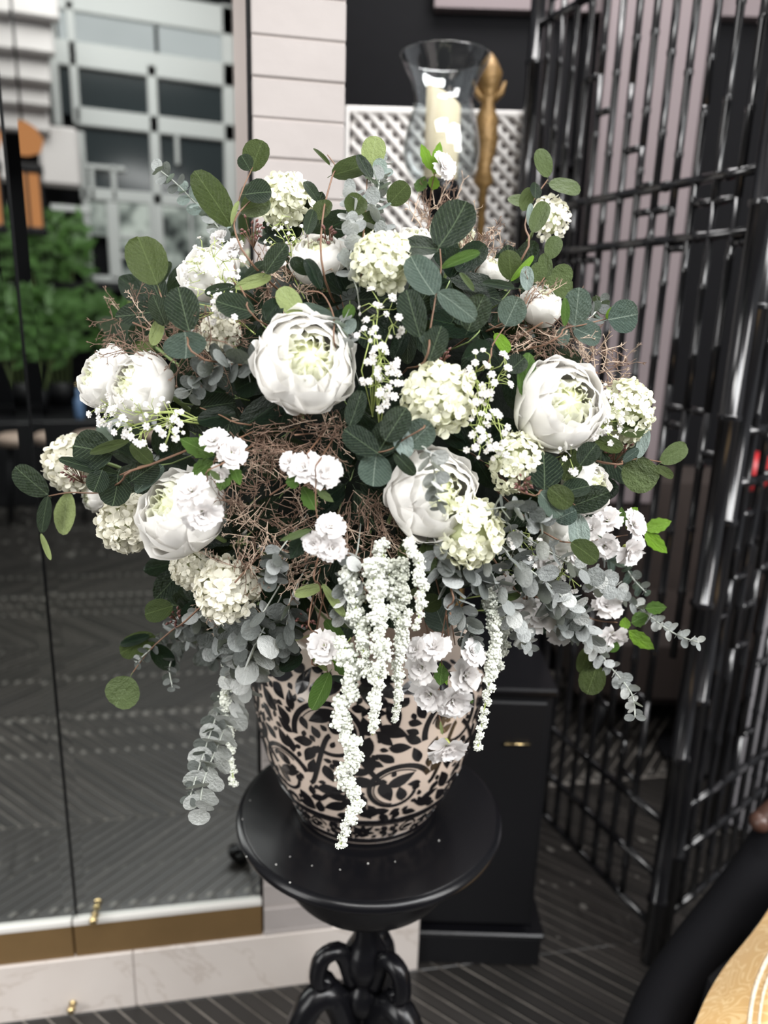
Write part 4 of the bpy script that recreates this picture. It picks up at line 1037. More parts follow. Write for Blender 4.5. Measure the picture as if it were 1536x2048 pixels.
# dried twiggy filler
def twigs(label, cx, cy, rx, ry, n_, k, seed, dirn=None, straw=.25, blur=0, Lp=70):
    rr = random.Random(seed); root = S(cx, cy, k); ps = pxm(root); t = thing('dried_twig_bunch', label, 'dried foliage', root, 'bunches of dried brown twigs')
    mbs = (MB(), MB()); off = V((0, blur, 0))
    for i in range(n_):
        a = rr.uniform(0, 2 * PI); f = math.sqrt(rr.random()); x = cx + rx * f * math.cos(a); y = cy + ry * f * math.sin(a)
        p = S(x, y, k - .07 + rr.uniform(-.05, .04)) + off - root; a2 = a + rr.uniform(-2.2, 2.2) if dirn is None else dirn + rr.uniform(-.9, .9)
        d = (CR * math.cos(a2) + CU * -math.sin(a2) - CF * rr.uniform(-.1, .7)).normalized(); mb = mbs[1 if rr.random() < straw else 0]; L = ps * Lp * rr.uniform(.45, 1.0); crv = V([rr.uniform(-1, 1) for _ in range(3)]) * .5
        pts = [p]; dd = d.copy()
        for s in range(4): dd = (dd + crv * .35).normalized(); pts.append(pts[-1] + dd * L / 4)
        mb.tube([tuple(q) for q in pts], [ps * 1.25, ps * 1.1, ps * 1.0, ps * .9, ps * .7], 3, cap=False)
        for s in (1, 2, 3, 4, 4):
            fd = (dd + V([rr.uniform(-1, 1) for _ in range(3)]) * .9).normalized(); e = pts[s] + fd * L * .2; mb.tube([tuple(pts[s]), tuple(e)], [ps * .8, ps * .7], 3, cap=False)
            for z in range(3):
                g = (fd + V([rr.uniform(-1, 1) for _ in range(3)]) * .8).normalized(); mb.tube([tuple(e), tuple(e + g * ps * rr.uniform(4, 8))], [ps * .8, ps * .45], 3, cap=False)
    new('branchlets', mbs[0].mesh('twigs', M_TWG), t, kind='stuff')
    if mbs[1].f: new('pale_branchlets', mbs[1].mesh('twigs', M_TWG2), t, kind='stuff', label='straw coloured branchlets')
    mb = MB(); mb.tube([(0, 0, 0), tuple((BC * .5 + root * .5) - root), tuple(MOUTH - root)], ps * 2, 5); new('stem', mb.mesh('stem', M_STB), t)
    return t
def berries(label, cx, cy, r, n_, k, seed, blur=0):
    rr = random.Random(seed); root = S(cx, cy, k) + V((0, blur, 0)); ps = pxm(root); t = thing('seed_cluster', label, 'seed head', root, 'red brown seed clusters')
    mb = MB(); ms = MB(); b = -CF * -.02 + V((0, 0, -.012))
    for i in range(n_):
        d = V([rr.uniform(-1, 1) for _ in range(3)]); d.normalize(); p = d * ps * r * rr.uniform(.5, 1); ms.tube([tuple(b), tuple(p)], ps * .8, 3, cap=False)
        mb.tube([tuple(p), tuple(p + d * ps * 3), tuple(p + d * ps * 8)], [ps * 1.6, ps * 3.0, ps * .8], 5)
    ms.tube([tuple(b), tuple(BC * .5 + root * .5 - root), tuple(MOUTH - root)], ps * 1.4, 4)
    new('seeds', mb.mesh('seeds', M_BERRY), t, kind='stuff'); new('stem', ms.mesh('stem', M_STB), t); return t
# hanging amaranth
def amamesh(seed):
    rr = random.Random(seed); mb = MB()
    for i in range(26):
        d = V([rr.gauss(0, 1) for _ in range(3)]).normalized(); mb.ball(tuple(d * rr.uniform(.5, .85)), rr.uniform(.16, .27), 5, 3)
    mb.ball((0, 0, 0), .6, 6, 4); return mb.mesh('amaranth_cluster', M_AMA)
AMA = [amamesh(400 + q) for q in range(4)]
def amaranth(label, path, k, seed, size=15, blur=0, dep=None):
    rr = random.Random(seed)
    if dep is None:            # hangs straight down from where it leaves the bouquet, clear of the vase
        Y0 = S(path[0][0], min(path[0][1], 1190), k).y
        if 560 < path[-1][0] < 930: Y0 = min(Y0, 0.915)
        P = [atY(x, y, Y0 + 0.004 * math.sin(i_ * 1.7)) for i_, (x, y) in enumerate(path)]
    else: P = [atY(x, y, dep) for x, y in path]
    P = [p + V((0, blur, 0)) for p in P]
    root = P[0].copy(); ps = pxm(root); q = [V(a) for a in smooth([tuple(p) for p in P], 14)]
    t = thing('hanging_amaranth', label, 'flower', root, 'hanging amaranth tassels')
    mb = MB(); mb.tube([tuple(V(MOUTH) - root), tuple(q[0] - root)] + [tuple(a - root) for a in q[1:]], ps * 1.6, 4); new('stem', mb.mesh('stem', M_STY), t)
    L = 0; last = None
    for i, p in enumerate(q):
        if last is not None and (p - last).length < ps * size * .62: continue
        last = p; g = 1 - .45 * (i / len(q)) ** 2
        for z in range(2):
            j = (CR * rr.uniform(-1, 1) + CU * rr.uniform(-.5, .5) + CF * rr.uniform(-1, 1)) * ps * size * .45 * g
            new('flower_cluster', rr.choice(AMA), t, T(p - root + j) @ zframe((0, 0, 0), V([rr.uniform(-1, 1) for _ in range(3)]) + V((0, 0, .01)), ps * size * g * rr.uniform(.55, .95)))
    return t
def spray(label, leaves, blossoms, paths, k, seed, smt=None):
    rr = random.Random(seed); root = S(*paths[0][0], k); t = thing('blossom_spray', label, 'flower spray', root, 'white blossom sprays')
    stems(t, root, paths, k - .01, smt or M_STB, 2.0)
    for l in leaves: leaf(t, root, l[0], l[1], l[2], l[3], l[4], l[5], k + rr.uniform(-.03, .01), rr, 'serr' if len(l) < 7 else l[6])
    for i, b in enumerate(blossoms):
        P = S(b[0], b[1], k + (b[5] if len(b) > 5 else 0)); blossom(t, root, P, b[2] * pxm(P), face(b[3], b[4]), seed * 10 + i)
    return t

# --- dark core added inside the arrangement as a light blocker ---
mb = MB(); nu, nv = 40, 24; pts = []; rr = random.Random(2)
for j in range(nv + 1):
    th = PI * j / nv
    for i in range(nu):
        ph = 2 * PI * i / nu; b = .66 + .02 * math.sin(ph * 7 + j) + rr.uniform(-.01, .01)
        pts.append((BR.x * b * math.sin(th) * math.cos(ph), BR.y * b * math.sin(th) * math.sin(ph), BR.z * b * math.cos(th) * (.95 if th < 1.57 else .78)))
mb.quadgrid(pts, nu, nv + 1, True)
tag(new('light_blocker', mb.mesh('blocker', M_BLOCKER), None, T(BC)), 'dark moss core added to block light inside the bouquet', 'blocker')
# --- peonies ---
peony(610, 727, 97, .28, .12, .99, 'largest white peony, open cream heart, upper left centre of the bouquet', 1)
peony(1120, 812, 88, .30, .10, .99, 'white peony at the right with a lime tinted heart', 2)
peony(866, 990, 90, .45, .10, .97, 'white peony centre right with a silver sprig hanging over it', 3)
peony(360, 1022, 86, -.55, .55, .99, 'white peony at lower left, petals drooping, small blossoms resting on it', 4, open_=.10)
peony(212, 758, 60, -1.1, .5, .97, 'outer of the two white peonies at the far left edge', 5)
peony(282, 775, 66, -.8, .35, 1.0, 'inner of two white peonies at the far left edge', 6)
peony(640, 520, 56, -.1, .9, .88, 'blurred white peony behind, against the stone pilaster', 7)
peony(1172, 975, 52, .9, .1, .96, 'white peony half hidden under dark leaves, right side', 8)
peony(1082, 612, 42, .5, 1.0, .93, 'small white peony peeping over the dried twigs, upper right', 9)
peony(418, 545, 58, -.5, .9, .92, "pale peony veiled by baby's breath, upper left", 10)
peony(830, 490, 42, .1, 1.2, .86, 'cream peony behind the top snowball flower', 11)
peony(985, 545, 34, .4, 1.2, .86, 'blurred white peony behind the bluish leaf, upper right', 12)
peony(190, 990, 32, -1.2, -.2, .9, 'white peony mostly hidden behind the leftmost snowball', 13)
peony(1130, 1060, 50, .8, -.3, .93, 'cream peony behind the pale pointed leaf, lower right', 14)
# --- snowballs ---
snowball(878, 798, 73, 1.0, 'bright cream snowball flower at the centre right, above the middle peony', 1, 0, fx=.2, fy=.1)
snowball(937, 1064, 70, 1.02, 'cream snowball overlapping the lower edge of the centre right peony', 2, 0, fx=.3, fy=-.1, gap=(-.75, .25))
snowball(455, 1180, 66, .99, 'ivory snowball at the lower left with dried twigs across it', 3, 1, fx=-.3, fy=-.2)
snowball(257, 1045, 60, .99, 'ivory snowball just left of the drooping peony', 4, 1, fx=-.6)
snowball(147, 928, 56, 1.0, 'leftmost snowball flower behind a dark round leaf', 5, 1, fx=-.9)
snowball(766, 527, 62, .98, 'cream snowball at top centre left of the tall dark leaf', 6, 0, fx=.0, fy=.5)
snowball(572, 405, 56, .90, 'tall snowball standing against the stone pilaster', 7, 0, fx=-.1, fy=.8)
snowball(1032, 925, 50, .97, 'greenish snowball under the right hand peony', 8, 0, ex=1.35, exa=1.2, fx=.5)
snowball(1250, 825, 54, .98, 'rightmost snowball behind an olive leaf', 9, 0, ex=1.3, exa=1.5, fx=.9)
snowball(385, 1135, 44, .93, 'shaded snowball hidden below the drooping peony', 10, 1, fx=-.4, fy=-.4)
snowball(440, 668, 40, .95, 'half hidden snowball under the grey green leaf, left', 11, 1, fx=-.4, fy=.4)
snowball(1098, 440, 40, .92, 'small white snowball at the top right against the bamboo', 12, 1, ex=1.2, exa=1.5, fx=.6, fy=.4, nf=60)
snowball(905, 470, 44, .80, 'pale blurred snowball behind the tall dark leaf', 13, 0, fx=.1, fy=1.0, nf=60)
# --- large leaved eucalyptus ---
euc('olive paddle leaf sprig reaching up at the left against the mirror', [[(316, 572), (330, 610), (372, 668), (410, 720)]],
    [(316, 572, 272, 470, 76, 'O'), (320, 570, 346, 528, 16, 'D'), (332, 652, 312, 596, 36, 'D'), (378, 662, 358, 576, 64, 'D'), (322, 636, 306, 692, 24, 'L'), (372, 664, 373, 718, 90, 'B')], 1.06, seed=1)
euc('tall leafy sprig crossing the left edge of the pilaster', [[(505, 335), (485, 380), (468, 440), (480, 490), (510, 535)], [(503, 400), (478, 425), (468, 445)]],
    [(502, 342, 527, 288, 52, 'O'), (500, 340, 484, 314, 30, 'D'), (463, 452, 398, 356, 58, 'O'), (480, 420, 542, 408, 58, 'O'), (490, 388, 543, 382, 50, 'D'), (463, 450, 478, 404, 10, 'L'), (530, 547, 575, 494, 38, 'D'), (490, 556, 532, 527, 24, 'D')], 1.0, seed=2)
euc('small sprig with one yellow green leaf left of the largest peony', [[(480, 572), (494, 600), (515, 640)]],
    [(470, 576, 540, 547, 22, 'L'), (470, 573, 412, 590, 22, 'D'), (508, 625, 436, 610, 52, 'D')], 1.02, seed=3)
euc('round leaf sprig at the top centre against the pilaster edge', [[(655, 310), (672, 335), (664, 355), (645, 440), (650, 560)]],
    [(660, 330, 627, 299, 11, 'O'), (664, 352, 738, 330, 44, 'O'), (742, 358, 715, 310, 26, 'D'), (640, 442, 650, 396, 38, 'O'), (637, 402, 610, 366, 24, 'D'), (612, 470, 625, 415, 24, 'D'), (620, 547, 580, 514, 26, 'K'), (642, 578, 612, 514, 28, 'K'), (700, 430, 722, 388, 44, 'O')], .96, seed=4)
euc('sprig with blurred pale leaf in front of the white lattice', [[(750, 330), (735, 355), (733, 400), (727, 470), (722, 545)]],
    [(742, 336, 752, 274, 46, 'L'), (778, 408, 816, 368, 40, 'O'), (715, 477, 756, 430, 42, 'O'), (742, 356, 712, 312, 24, 'D'), (760, 500, 722, 470, 30, 'D')], .92, seed=5)
euc('tall sprig topped by a big dark veined leaf, upper right of centre', [[(880, 498), (882, 540), (872, 590), (860, 660), (848, 725)]],
    [(879, 497, 934, 406, 78, 'D'), (877, 497, 802, 487, 50, 'D'), (868, 592, 820, 514, 68, 'B'), (882, 536, 957, 512, 22, 'V'), (876, 582, 950, 642, 46, 'B'), (840, 674, 812, 578, 50, 'D'), (838, 668, 890, 706, 26, 'B'), (858, 722, 882, 654, 46, 'D')], 1.04, seed=6)
euc('sprig with pale yellow leaf arching over the largest peony', [[(612, 583), (645, 588), (668, 635), (672, 700)]],
    [(600, 630, 558, 574, 42, 'L'), (602, 610, 668, 636, 26, 'B'), (530, 640, 560, 600, 40, 'K'), (690, 640, 705, 610, 22, 'V')], 1.0, seed=7)
euc('top right sprig of small mid green leaves before the bamboo screen', [[(1095, 360), (1062, 408), (1050, 450), (1040, 525)]],
    [(1095, 354, 1080, 294, 32, 'G'), (1098, 366, 1163, 378, 38, 'G'), (1062, 405, 1014, 402, 30, 'G'), (1045, 422, 1060, 380, 26, 'G'), (1070, 398, 1072, 364, 24, 'D'), (1067, 467, 1093, 402, 32, 'G'), (1058, 452, 1060, 410, 12, 'P')], .95, seed=8)
euc('cluster of green leaves low on the upper right by the screen', [[(1100, 520), (1088, 556), (1060, 590), (1020, 640)]],
    [(1098, 517, 1116, 470, 32, 'G'), (1094, 557, 1085, 510, 26, 'G'), (1102, 546, 1147, 552, 38, 'G'), (1084, 570, 1147, 574, 44, 'G'), (1022, 560, 1018, 498, 46, 'O'), (1022, 562, 1069, 510, 13, 'W'), (1060, 562, 1090, 530, 32, 'G'), (1054, 582, 1052, 534, 26, 'P'), (1030, 575, 962, 571, 18, 'D'), (948, 582, 920, 544, 14, 'G')], .95, seed=9)
euc('pale blue green sprig reaching right at shoulder height', [[(1212, 638), (1165, 650), (1128, 658), (1090, 690)]],
    [(1150, 652, 1152, 582, 50, 'B'), (1130, 652, 1128, 598, 20, 'V'), (1214, 640, 1280, 624, 60, 'B'), (1212, 637, 1236, 616, 20, 'W'), (1142, 655, 1203, 676, 52, 'B'), (1125, 692, 1130, 650, 26, 'B')], 1.0, seed=10)
euc('dark round leaves with one lime leaf, right of centre above the snowball', [[(1008, 655), (985, 690), (960, 740)]],
    [(1010, 652, 1036, 596, 54, 'B'), (990, 667, 1020, 703, 26, 'W'), (935, 662, 965, 596, 52, 'D'), (930, 715, 988, 690, 42, 'K'), (1045, 790, 1064, 700, 36, 'V'), (905, 640, 925, 590, 40, 'D'), (1015, 745, 1050, 715, 40, 'D')], .98, seed=11)
euc('dark round leaf sprig reaching out at the far left', [[(98, 992), (140, 985), (200, 985), (240, 965), (300, 930)], [(240, 950), (275, 935), (300, 930)]],
    [(228, 907, 144, 890, 70, 'D'), (260, 882, 178, 906, 22, 'O'), (240, 951, 133, 921, 24, 'D'), (238, 948, 228, 1013, 66, 'D'), (136, 985, 125, 1070, 48, 'L'), (95, 992, 80, 1066, 28, 'D'), (95, 990, 40, 935, 46, 'D'), (82, 1068, 110, 1120, 10, 'L'), (262, 888, 304, 927, 30, 'O'), (262, 962, 312, 925, 42, 'D'), (270, 985, 322, 930, 32, 'B'), (205, 940, 190, 985, 40, 'D')], 1.05, seed=12)
euc('dark leaves below the silvery pile, left of the largest peony', [[(400, 815), (440, 830), (500, 850)]],
    [(400, 815, 470, 804, 42, 'D'), (395, 842, 472, 826, 36, 'K'), (480, 858, 572, 800, 52, 'K'), (560, 850, 580, 800, 36, 'K'), (470, 780, 515, 760, 50, 'K')], .97, seed=13)
euc('olive round leaf sprig trailing at the lower left', [[(262, 1350), (300, 1300), (345, 1260), (400, 1215)]],
    [(345, 1212, 286, 1230, 44, 'O'), (310, 1272, 243, 1305, 46, 'O'), (300, 1272, 244, 1288, 20, 'K'), (262, 1352, 228, 1414, 62, 'G'), (305, 1290, 345, 1338, 34, 'K'), (362, 1238, 402, 1212, 32, 'K')], 1.02, seed=14)
euc('dark and pale round leaf sprig at the very centre', [[(755, 905), (783, 898), (805, 880), (850, 850)]],
    [(755, 906, 687, 858, 48, 'D'), (757, 906, 790, 846, 58, 'D'), (770, 882, 812, 818, 52, 'D'), (752, 908, 745, 974, 62, 'B'), (818, 914, 795, 857, 36, 'P'), (818, 892, 862, 848, 58, 'B'), (788, 905, 830, 950, 26, 'D'), (700, 852, 725, 784, 36, 'D')], 1.05, seed=15)
euc('pair of pale drooping leaves under the three lobed blossom', [[(658, 1235), (645, 1200), (640, 1170), (632, 1130)]],
    [(645, 1172, 588, 1190, 22, 'L'), (645, 1168, 690, 1238, 18, 'L'), (662, 1236, 714, 1252, 20, 'O'), (690, 1290, 650, 1240, 26, 'V')], 1.04, seed=16)
euc('green leaf sprig dangling over the left front of the vase', [[(655, 1350), (650, 1325), (625, 1300)]],
    [(660, 1346, 627, 1415, 36, 'V'), (660, 1354, 716, 1363, 14, 'K'), (655, 1342, 624, 1311, 11, 'L'), (560, 1340, 605, 1310, 30, 'K')], 1.06, seed=17)
euc('olive leaves hanging right of the white tassels', [[(850, 1150), (860, 1120), (870, 1090)], [(880, 1195), (870, 1150)]],
    [(855, 1082, 850, 1150, 40, 'O'), (845, 1216, 880, 1194, 36, 'O'), (890, 1262, 865, 1198, 58, 'B'), (800, 1120, 822, 1080, 30, 'O')], 1.0, seed=18)
euc('dark mottled leaf sprig below the right hand peony', [[(1150, 1010), (1130, 998), (1085, 980), (1045, 985)]],
    [(1090, 979, 1090, 902, 74, 'D'), (1130, 962, 1152, 898, 48, 'O'), (1160, 930, 1190, 888, 38, 'D'), (1120, 986, 1183, 970, 36, 'D'), (1135, 1016, 1213, 984, 48, 'D'), (1078, 985, 1121, 1032, 46, 'B'), (1098, 976, 1140, 1012, 42, 'O'), (1150, 1025, 1162, 1099, 40, 'P'), (1143, 1084, 1192, 1122, 42, 'O'), (1110, 1040, 1150, 1020, 40, 'B')], 1.04, seed=19)
euc('rightmost olive leaf sprig reaching toward the bamboo screen', [[(1322, 924), (1280, 918), (1245, 922), (1205, 926)]],
    [(1226, 848, 1297, 850, 52, 'O'), (1275, 916, 1291, 858, 24, 'P'), (1246, 934, 1313, 968, 60, 'G'), (1275, 914, 1318, 952, 22, 'O'), (1322, 926, 1380, 888, 36, 'G'), (1308, 933, 1342, 956, 20, 'O'), (1246, 922, 1276, 898, 18, 'B'), (1190, 880, 1240, 900, 30, 'O')], 1.0, seed=20)
euc('two olive leaves hanging low at the right under the blossom', [[(1178, 1345), (1180, 1300), (1190, 1260)]],
    [(1195, 1328, 1170, 1385, 46, 'O'), (1160, 1345, 1175, 1292, 26, 'O'), (1215, 1300, 1238, 1288, 20, 'V'), (1000, 1197, 1043, 1191, 16, 'O')], 1.0, seed=21)
# --- silver eucalyptus ---
silver('long silver sprig trailing down at the lower left', [(400, 1618), (408, 1560), (440, 1480), (480, 1380), (500, 1320), (520, 1270)], 1.04, 'TTT', 1, 54, 27, taper=.75)
silver('silver sprig arching down to the lower right tip', [(1270, 1435), (1262, 1385), (1210, 1320), (1165, 1250), (1120, 1190), (1060, 1140)], 1.06, 'STS', 2, 33, 19)
silver('silver sprig reaching farthest right', [(1398, 1285), (1340, 1262), (1250, 1195), (1180, 1150), (1110, 1110), (1060, 1080)], 1.03, 'STS', 3, 31, 19)
silver('silver sprig hanging by the right tassel', [(1062, 1300), (1040, 1260), (1010, 1200), (985, 1150), (960, 1110)], 1.03, 'SST', 4, 31, 15)
silver('short silver sprig lying on the centre right peony', [(876, 1015), (872, 975), (866, 930), (850, 895)], 1.10, 'ST', 5, 34, 15, taper=.7)
silver('upright silver sprig left of the top snowball', [(705, 385), (700, 430), (705, 480), (700, 530), (715, 580)], .96, 'STS', 6, 31, 15, taper=.8)
silver('upright silver sprig before the lattice', [(762, 325), (757, 375), (750, 430), (765, 480), (770, 540)], .92, 'SSP', 7, 30, 15, taper=.8)
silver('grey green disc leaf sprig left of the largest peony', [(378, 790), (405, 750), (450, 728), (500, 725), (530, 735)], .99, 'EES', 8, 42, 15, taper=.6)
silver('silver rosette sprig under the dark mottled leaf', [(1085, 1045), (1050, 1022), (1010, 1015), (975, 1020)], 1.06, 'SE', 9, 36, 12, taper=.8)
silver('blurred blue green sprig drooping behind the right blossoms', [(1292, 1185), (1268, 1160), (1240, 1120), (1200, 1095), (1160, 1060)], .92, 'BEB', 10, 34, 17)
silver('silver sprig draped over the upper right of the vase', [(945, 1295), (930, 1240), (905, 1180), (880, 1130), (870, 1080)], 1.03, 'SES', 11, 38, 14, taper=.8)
silver('silver disc leaves behind the left tassel', [(690, 1240), (690, 1200), (700, 1150), (715, 1100)], 1.05, 'STS', 12, 34, 14, taper=.8)
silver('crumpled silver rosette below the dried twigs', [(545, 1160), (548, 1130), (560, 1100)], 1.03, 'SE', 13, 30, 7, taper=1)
silver('blurred silver sprig at the upper left before the mirror', [(318, 340), (350, 365), (385, 400), (425, 440), (460, 490)], .86, 'SPE', 14, 30, 19, taper=.9)
silver('silver leaf bunch tucked behind the right edge of the largest peony', [(680, 640), (690, 670), (700, 710)], .99, 'SP', 15, 34, 11, taper=1)
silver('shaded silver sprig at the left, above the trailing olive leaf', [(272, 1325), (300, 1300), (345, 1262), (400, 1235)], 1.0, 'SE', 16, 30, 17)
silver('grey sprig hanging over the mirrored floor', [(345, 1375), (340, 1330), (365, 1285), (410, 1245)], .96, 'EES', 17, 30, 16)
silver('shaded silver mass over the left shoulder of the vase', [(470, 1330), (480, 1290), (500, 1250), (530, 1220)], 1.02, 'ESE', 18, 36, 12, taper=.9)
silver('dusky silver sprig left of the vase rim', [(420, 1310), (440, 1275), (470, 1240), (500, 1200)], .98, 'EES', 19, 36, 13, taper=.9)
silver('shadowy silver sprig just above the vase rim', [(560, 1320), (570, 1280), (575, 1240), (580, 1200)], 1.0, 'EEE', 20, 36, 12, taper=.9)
silver('silver sprig pointing down right of centre, over white blossoms', [(1150, 1265), (1120, 1225), (1080, 1180), (1040, 1140), (1010, 1100)], 1.03, 'ESE', 21, 38, 14, taper=.9)
silver('short silver sprig among the florets below the greenish snowball', [(1050, 1120), (1030, 1085), (1020, 1050)], 1.0, 'STE', 22, 34, 13, taper=.9)
silver('grey disc sprig above the largest snowball gap', [(968, 1165), (945, 1140), (915, 1120), (885, 1110)], 1.02, 'ES', 23, 38, 11, taper=.9)
silver('small blurred sprig beside the left trailing silver one', [(378, 1600), (400, 1530), (430, 1440), (460, 1370)], .88, 'EE', 24, 30, 22)
silver('faint sprig behind the pale right hand leaves', [(1205, 600), (1190, 625), (1165, 650)], .9, 'EB', 25, 26, 14)
# --- white blossom sprays ---
spray('three lobed white blossom on a hanging twig, centre left', [(632, 1020, 604, 972, 28, 'V'), (634, 980, 667, 1004, 16, 'G'), (624, 1060, 562, 1082, 14, 'G'), (612, 1066, 582, 1118, 36, 'K'), (600, 960, 570, 964, 30, 'V')],
      [(660, 1055, 32, .2, .5), (630, 1085, 28, -.3, -.2), (662, 1092, 34, .1, -.3)], [[(640, 1050), (632, 1020), (632, 960), (640, 920)]], 1.08, 1)
spray('pair of shaded white blossoms above the hanging twig', [(610, 960, 590, 940, 14, 'V')], [(612, 938, 36, -.2, .3), (650, 945, 38, .3, 0), (580, 925, 22, -.5, .3)], [[(630, 950), (625, 925), (620, 900)]], 1.04, 2)
spray('white blossoms with toothed leaves right of the left gypsophila', [(428, 912, 360, 878, 36, 'V'), (428, 908, 398, 868, 15, 'W'), (426, 922, 386, 956, 32, 'V'), (455, 935, 440, 982, 34, 'V'), (466, 930, 482, 972, 20, 'V')],
      [(430, 885, 30, -.1, .6), (465, 905, 34, .3, -.1), (440, 945, 22, -.1, -.6)], [[(425, 945), (432, 915), (470, 880)]], 1.06, 3)
spray('pair of white blossoms resting on the drooping peony', [(440, 960, 420, 940, 12, 'G')], [(385, 985, 40, -.2, .5), (405, 1022, 42, .3, -.6), (375, 1000, 26, -.6, .1)], [[(400, 990), (415, 960), (440, 930)]], 1.12, 4)
spray('single white blossom with green leaves at the left vase rim', [(682, 1300, 724, 1342, 20, 'V'), (672, 1315, 702, 1352, 30, 'V'), (690, 1325, 660, 1312, 18, 'W')], [(650, 1293, 40, -.1, .1)], [[(655, 1300), (640, 1270), (620, 1220)]], 1.07, 5)
spray('large white blossom cluster hanging on the right front of the vase', [(885, 1330, 880, 1372, 28, 'V'), (880, 1325, 893, 1368, 14, 'W'), (935, 1390, 945, 1405, 12, 'V')],
      [(848, 1335, 38, -.6, .2), (862, 1385, 42, -.4, -.3), (905, 1395, 42, .2, -.5), (925, 1350, 40, .6, .1), (870, 1295, 34, -.3, .7), (940, 1305, 34, .7, .5), (835, 1300, 26, -.8, .4)],
      [[(885, 1345), (882, 1290), (893, 1220), (900, 1170)], [(900, 1300), (893, 1230)], [(910, 1290), (900, 1225)]], 1.06, 6)
spray('lowest white blossom dangling alone on the vase', [(885, 1470, 880, 1440, 6, 'L')], [(893, 1490, 42, .3, -.85)], [[(890, 1465), (878, 1430), (880, 1390)]], 1.05, 7)
spray('white blossom spray with lime leaves reaching right', [(1255, 1040, 1280, 1015, 24, 'W'), (1290, 1060, 1339, 1042, 26, 'W'), (1290, 1066, 1327, 1106, 28, 'W'), (1243, 1052, 1240, 1014, 16, 'V')],
      [(1215, 1045, 34, -.4, .8), (1262, 1052, 34, .8, .5), (1210, 1090, 32, -.3, -.4), (1255, 1098, 36, .6, -.6), (1185, 1060, 28, -.6, .6)], [[(1255, 1070), (1200, 1078), (1140, 1085), (1080, 1060)]], 1.0, 8)
spray('white blossoms among silver leaves at the lower right', [(1258, 1262, 1306, 1298, 26, 'W'), (1290, 1217, 1332, 1214, 24, 'V'), (1262, 1245, 1296, 1230, 28, 'V'), (1250, 1260, 1252, 1235, 18, 'W')],
      [(1078, 1235, 38, -.2, .3), (1118, 1258, 34, .2, -.3), (1212, 1215, 34, -.1, .8), (1222, 1268, 36, .3, -.8), (1048, 1215, 30, -.5, .5)], [[(1235, 1245), (1190, 1240), (1130, 1215), (1060, 1190), (1030, 1180)]], .99, 9)
spray('blurred white blossom with lime leaves standing before the glass lamp', [(862, 340, 842, 290, 20, 'W'), (868, 350, 880, 285, 22, 'W'), (865, 380, 868, 352, 22, 'W'), (835, 385, 850, 350, 24, 'V')], [(882, 335, 32, .8, .2)], [[(870, 345), (862, 385), (858, 440), (860, 500)]], .74, 10)
spray('small white blossoms under the upper left silver sprig', [(500, 480, 520, 460, 12, 'G')], [(470, 500, 24, -.4, .6), (440, 480, 22, -.5, .7)], [[(460, 500), (470, 540), (480, 580)]], .93, 11)
spray('half hidden white blossoms between the two lower right silver sprigs', [(1000, 1180, 1030, 1195, 14, 'V')], [(1005, 1175, 26, .1, .2), (1150, 1110, 30, .3, .2), (1095, 1130, 28, .1, .3)], [[(1090, 1130), (1040, 1120), (1000, 1090)]], .95, 12)
# --- baby's breath ---
gyp("tall upright baby's breath spray in front of the top snowball", (745, 830), 758, 665, 48, 100, 34, 1.02, 1, 17)
gyp("baby's breath between the largest peony and the centre snowball", (760, 860), 762, 760, 42, 62, 30, 1.0, 2, 16)
gyp("baby's breath spray just right of the centre snowball", (960, 850), 975, 755, 52, 60, 34, 1.02, 3, 16)
gyp("low baby's breath between the centre snowball and right peony", (960, 800), 985, 872, 62, 52, 36, 1.02, 4, 15)
gyp("baby's breath spilling at the left under the twin peonies", (420, 850), 290, 845, 95, 60, 60, 1.05, 5, 15)
gyp("baby's breath over the veiled upper left peony", (470, 640), 425, 540, 68, 70, 52, .98, 6, 14)
gyp("baby's breath below the upper left dark leaves", (500, 660), 420, 615, 62, 42, 32, 1.0, 7, 14)
gyp("baby's breath at the right beside the rightmost snowball", (1150, 860), 1212, 830, 34, 62, 30, 1.0, 8, 15)
gyp("tiny baby's breath below the right hand peony", (1080, 960), 1145, 915, 30, 34, 18, 1.0, 9, 14)
gyp("green stalked baby's breath under the lower right peony", (1020, 1060), 1045, 1110, 60, 60, 44, .99, 10, 9)
gyp("wiry baby's breath under the tall snowball", (590, 560), 570, 480, 48, 55, 26, .9, 11, 8)
gyp("baby's breath mixed with the dangling silver sprig, lower right", (1080, 1120), 1120, 1160, 48, 45, 26, .97, 12, 10)
gyp("baby's breath under the left twin peonies, nearest the mirror", (300, 840), 205, 815, 32, 35, 18, 1.0, 13, 14)
# --- amaranth ---
amaranth('longest white tassel, hanging from the centre down to the table', [(690, 1290), (700, 1360), (685, 1440), (708, 1500), (690, 1560), (715, 1600), (700, 1640), (680, 1692)], 1.08, 1, 25)
amaranth('thick white tassel just right of the longest one', [(745, 1130), (758, 1230), (762, 1320), (748, 1400), (745, 1470)], 1.08, 2, 25)
amaranth('white tassel behind the left pale leaves', [(700, 1150), (712, 1220), (725, 1290), (735, 1350)], 1.06, 3, 25)
amaranth('slender white tassel in the middle of the vase front', [(800, 1120), (808, 1220), (800, 1310), (795, 1380), (790, 1440)], 1.05, 4, 18)
amaranth('white tassel starting under the centre right peony', [(820, 1085), (838, 1130), (845, 1190), (832, 1260)], 1.09, 5, 18)
amaranth('white tassel hanging clear of the vase at the right', [(975, 1190), (990, 1260), (985, 1330), (972, 1400), (955, 1498)], 1.0, 6, 18)
amaranth('short white tassel behind the right one', [(1000, 1220), (1008, 1270), (995, 1330), (982, 1360)], .9, 7, 17)
amaranth('blurred white tassel at the left beside the trailing silver sprig', [(455, 1330), (452, 1400), (458, 1480), (468, 1572)], .86, 8, 16)
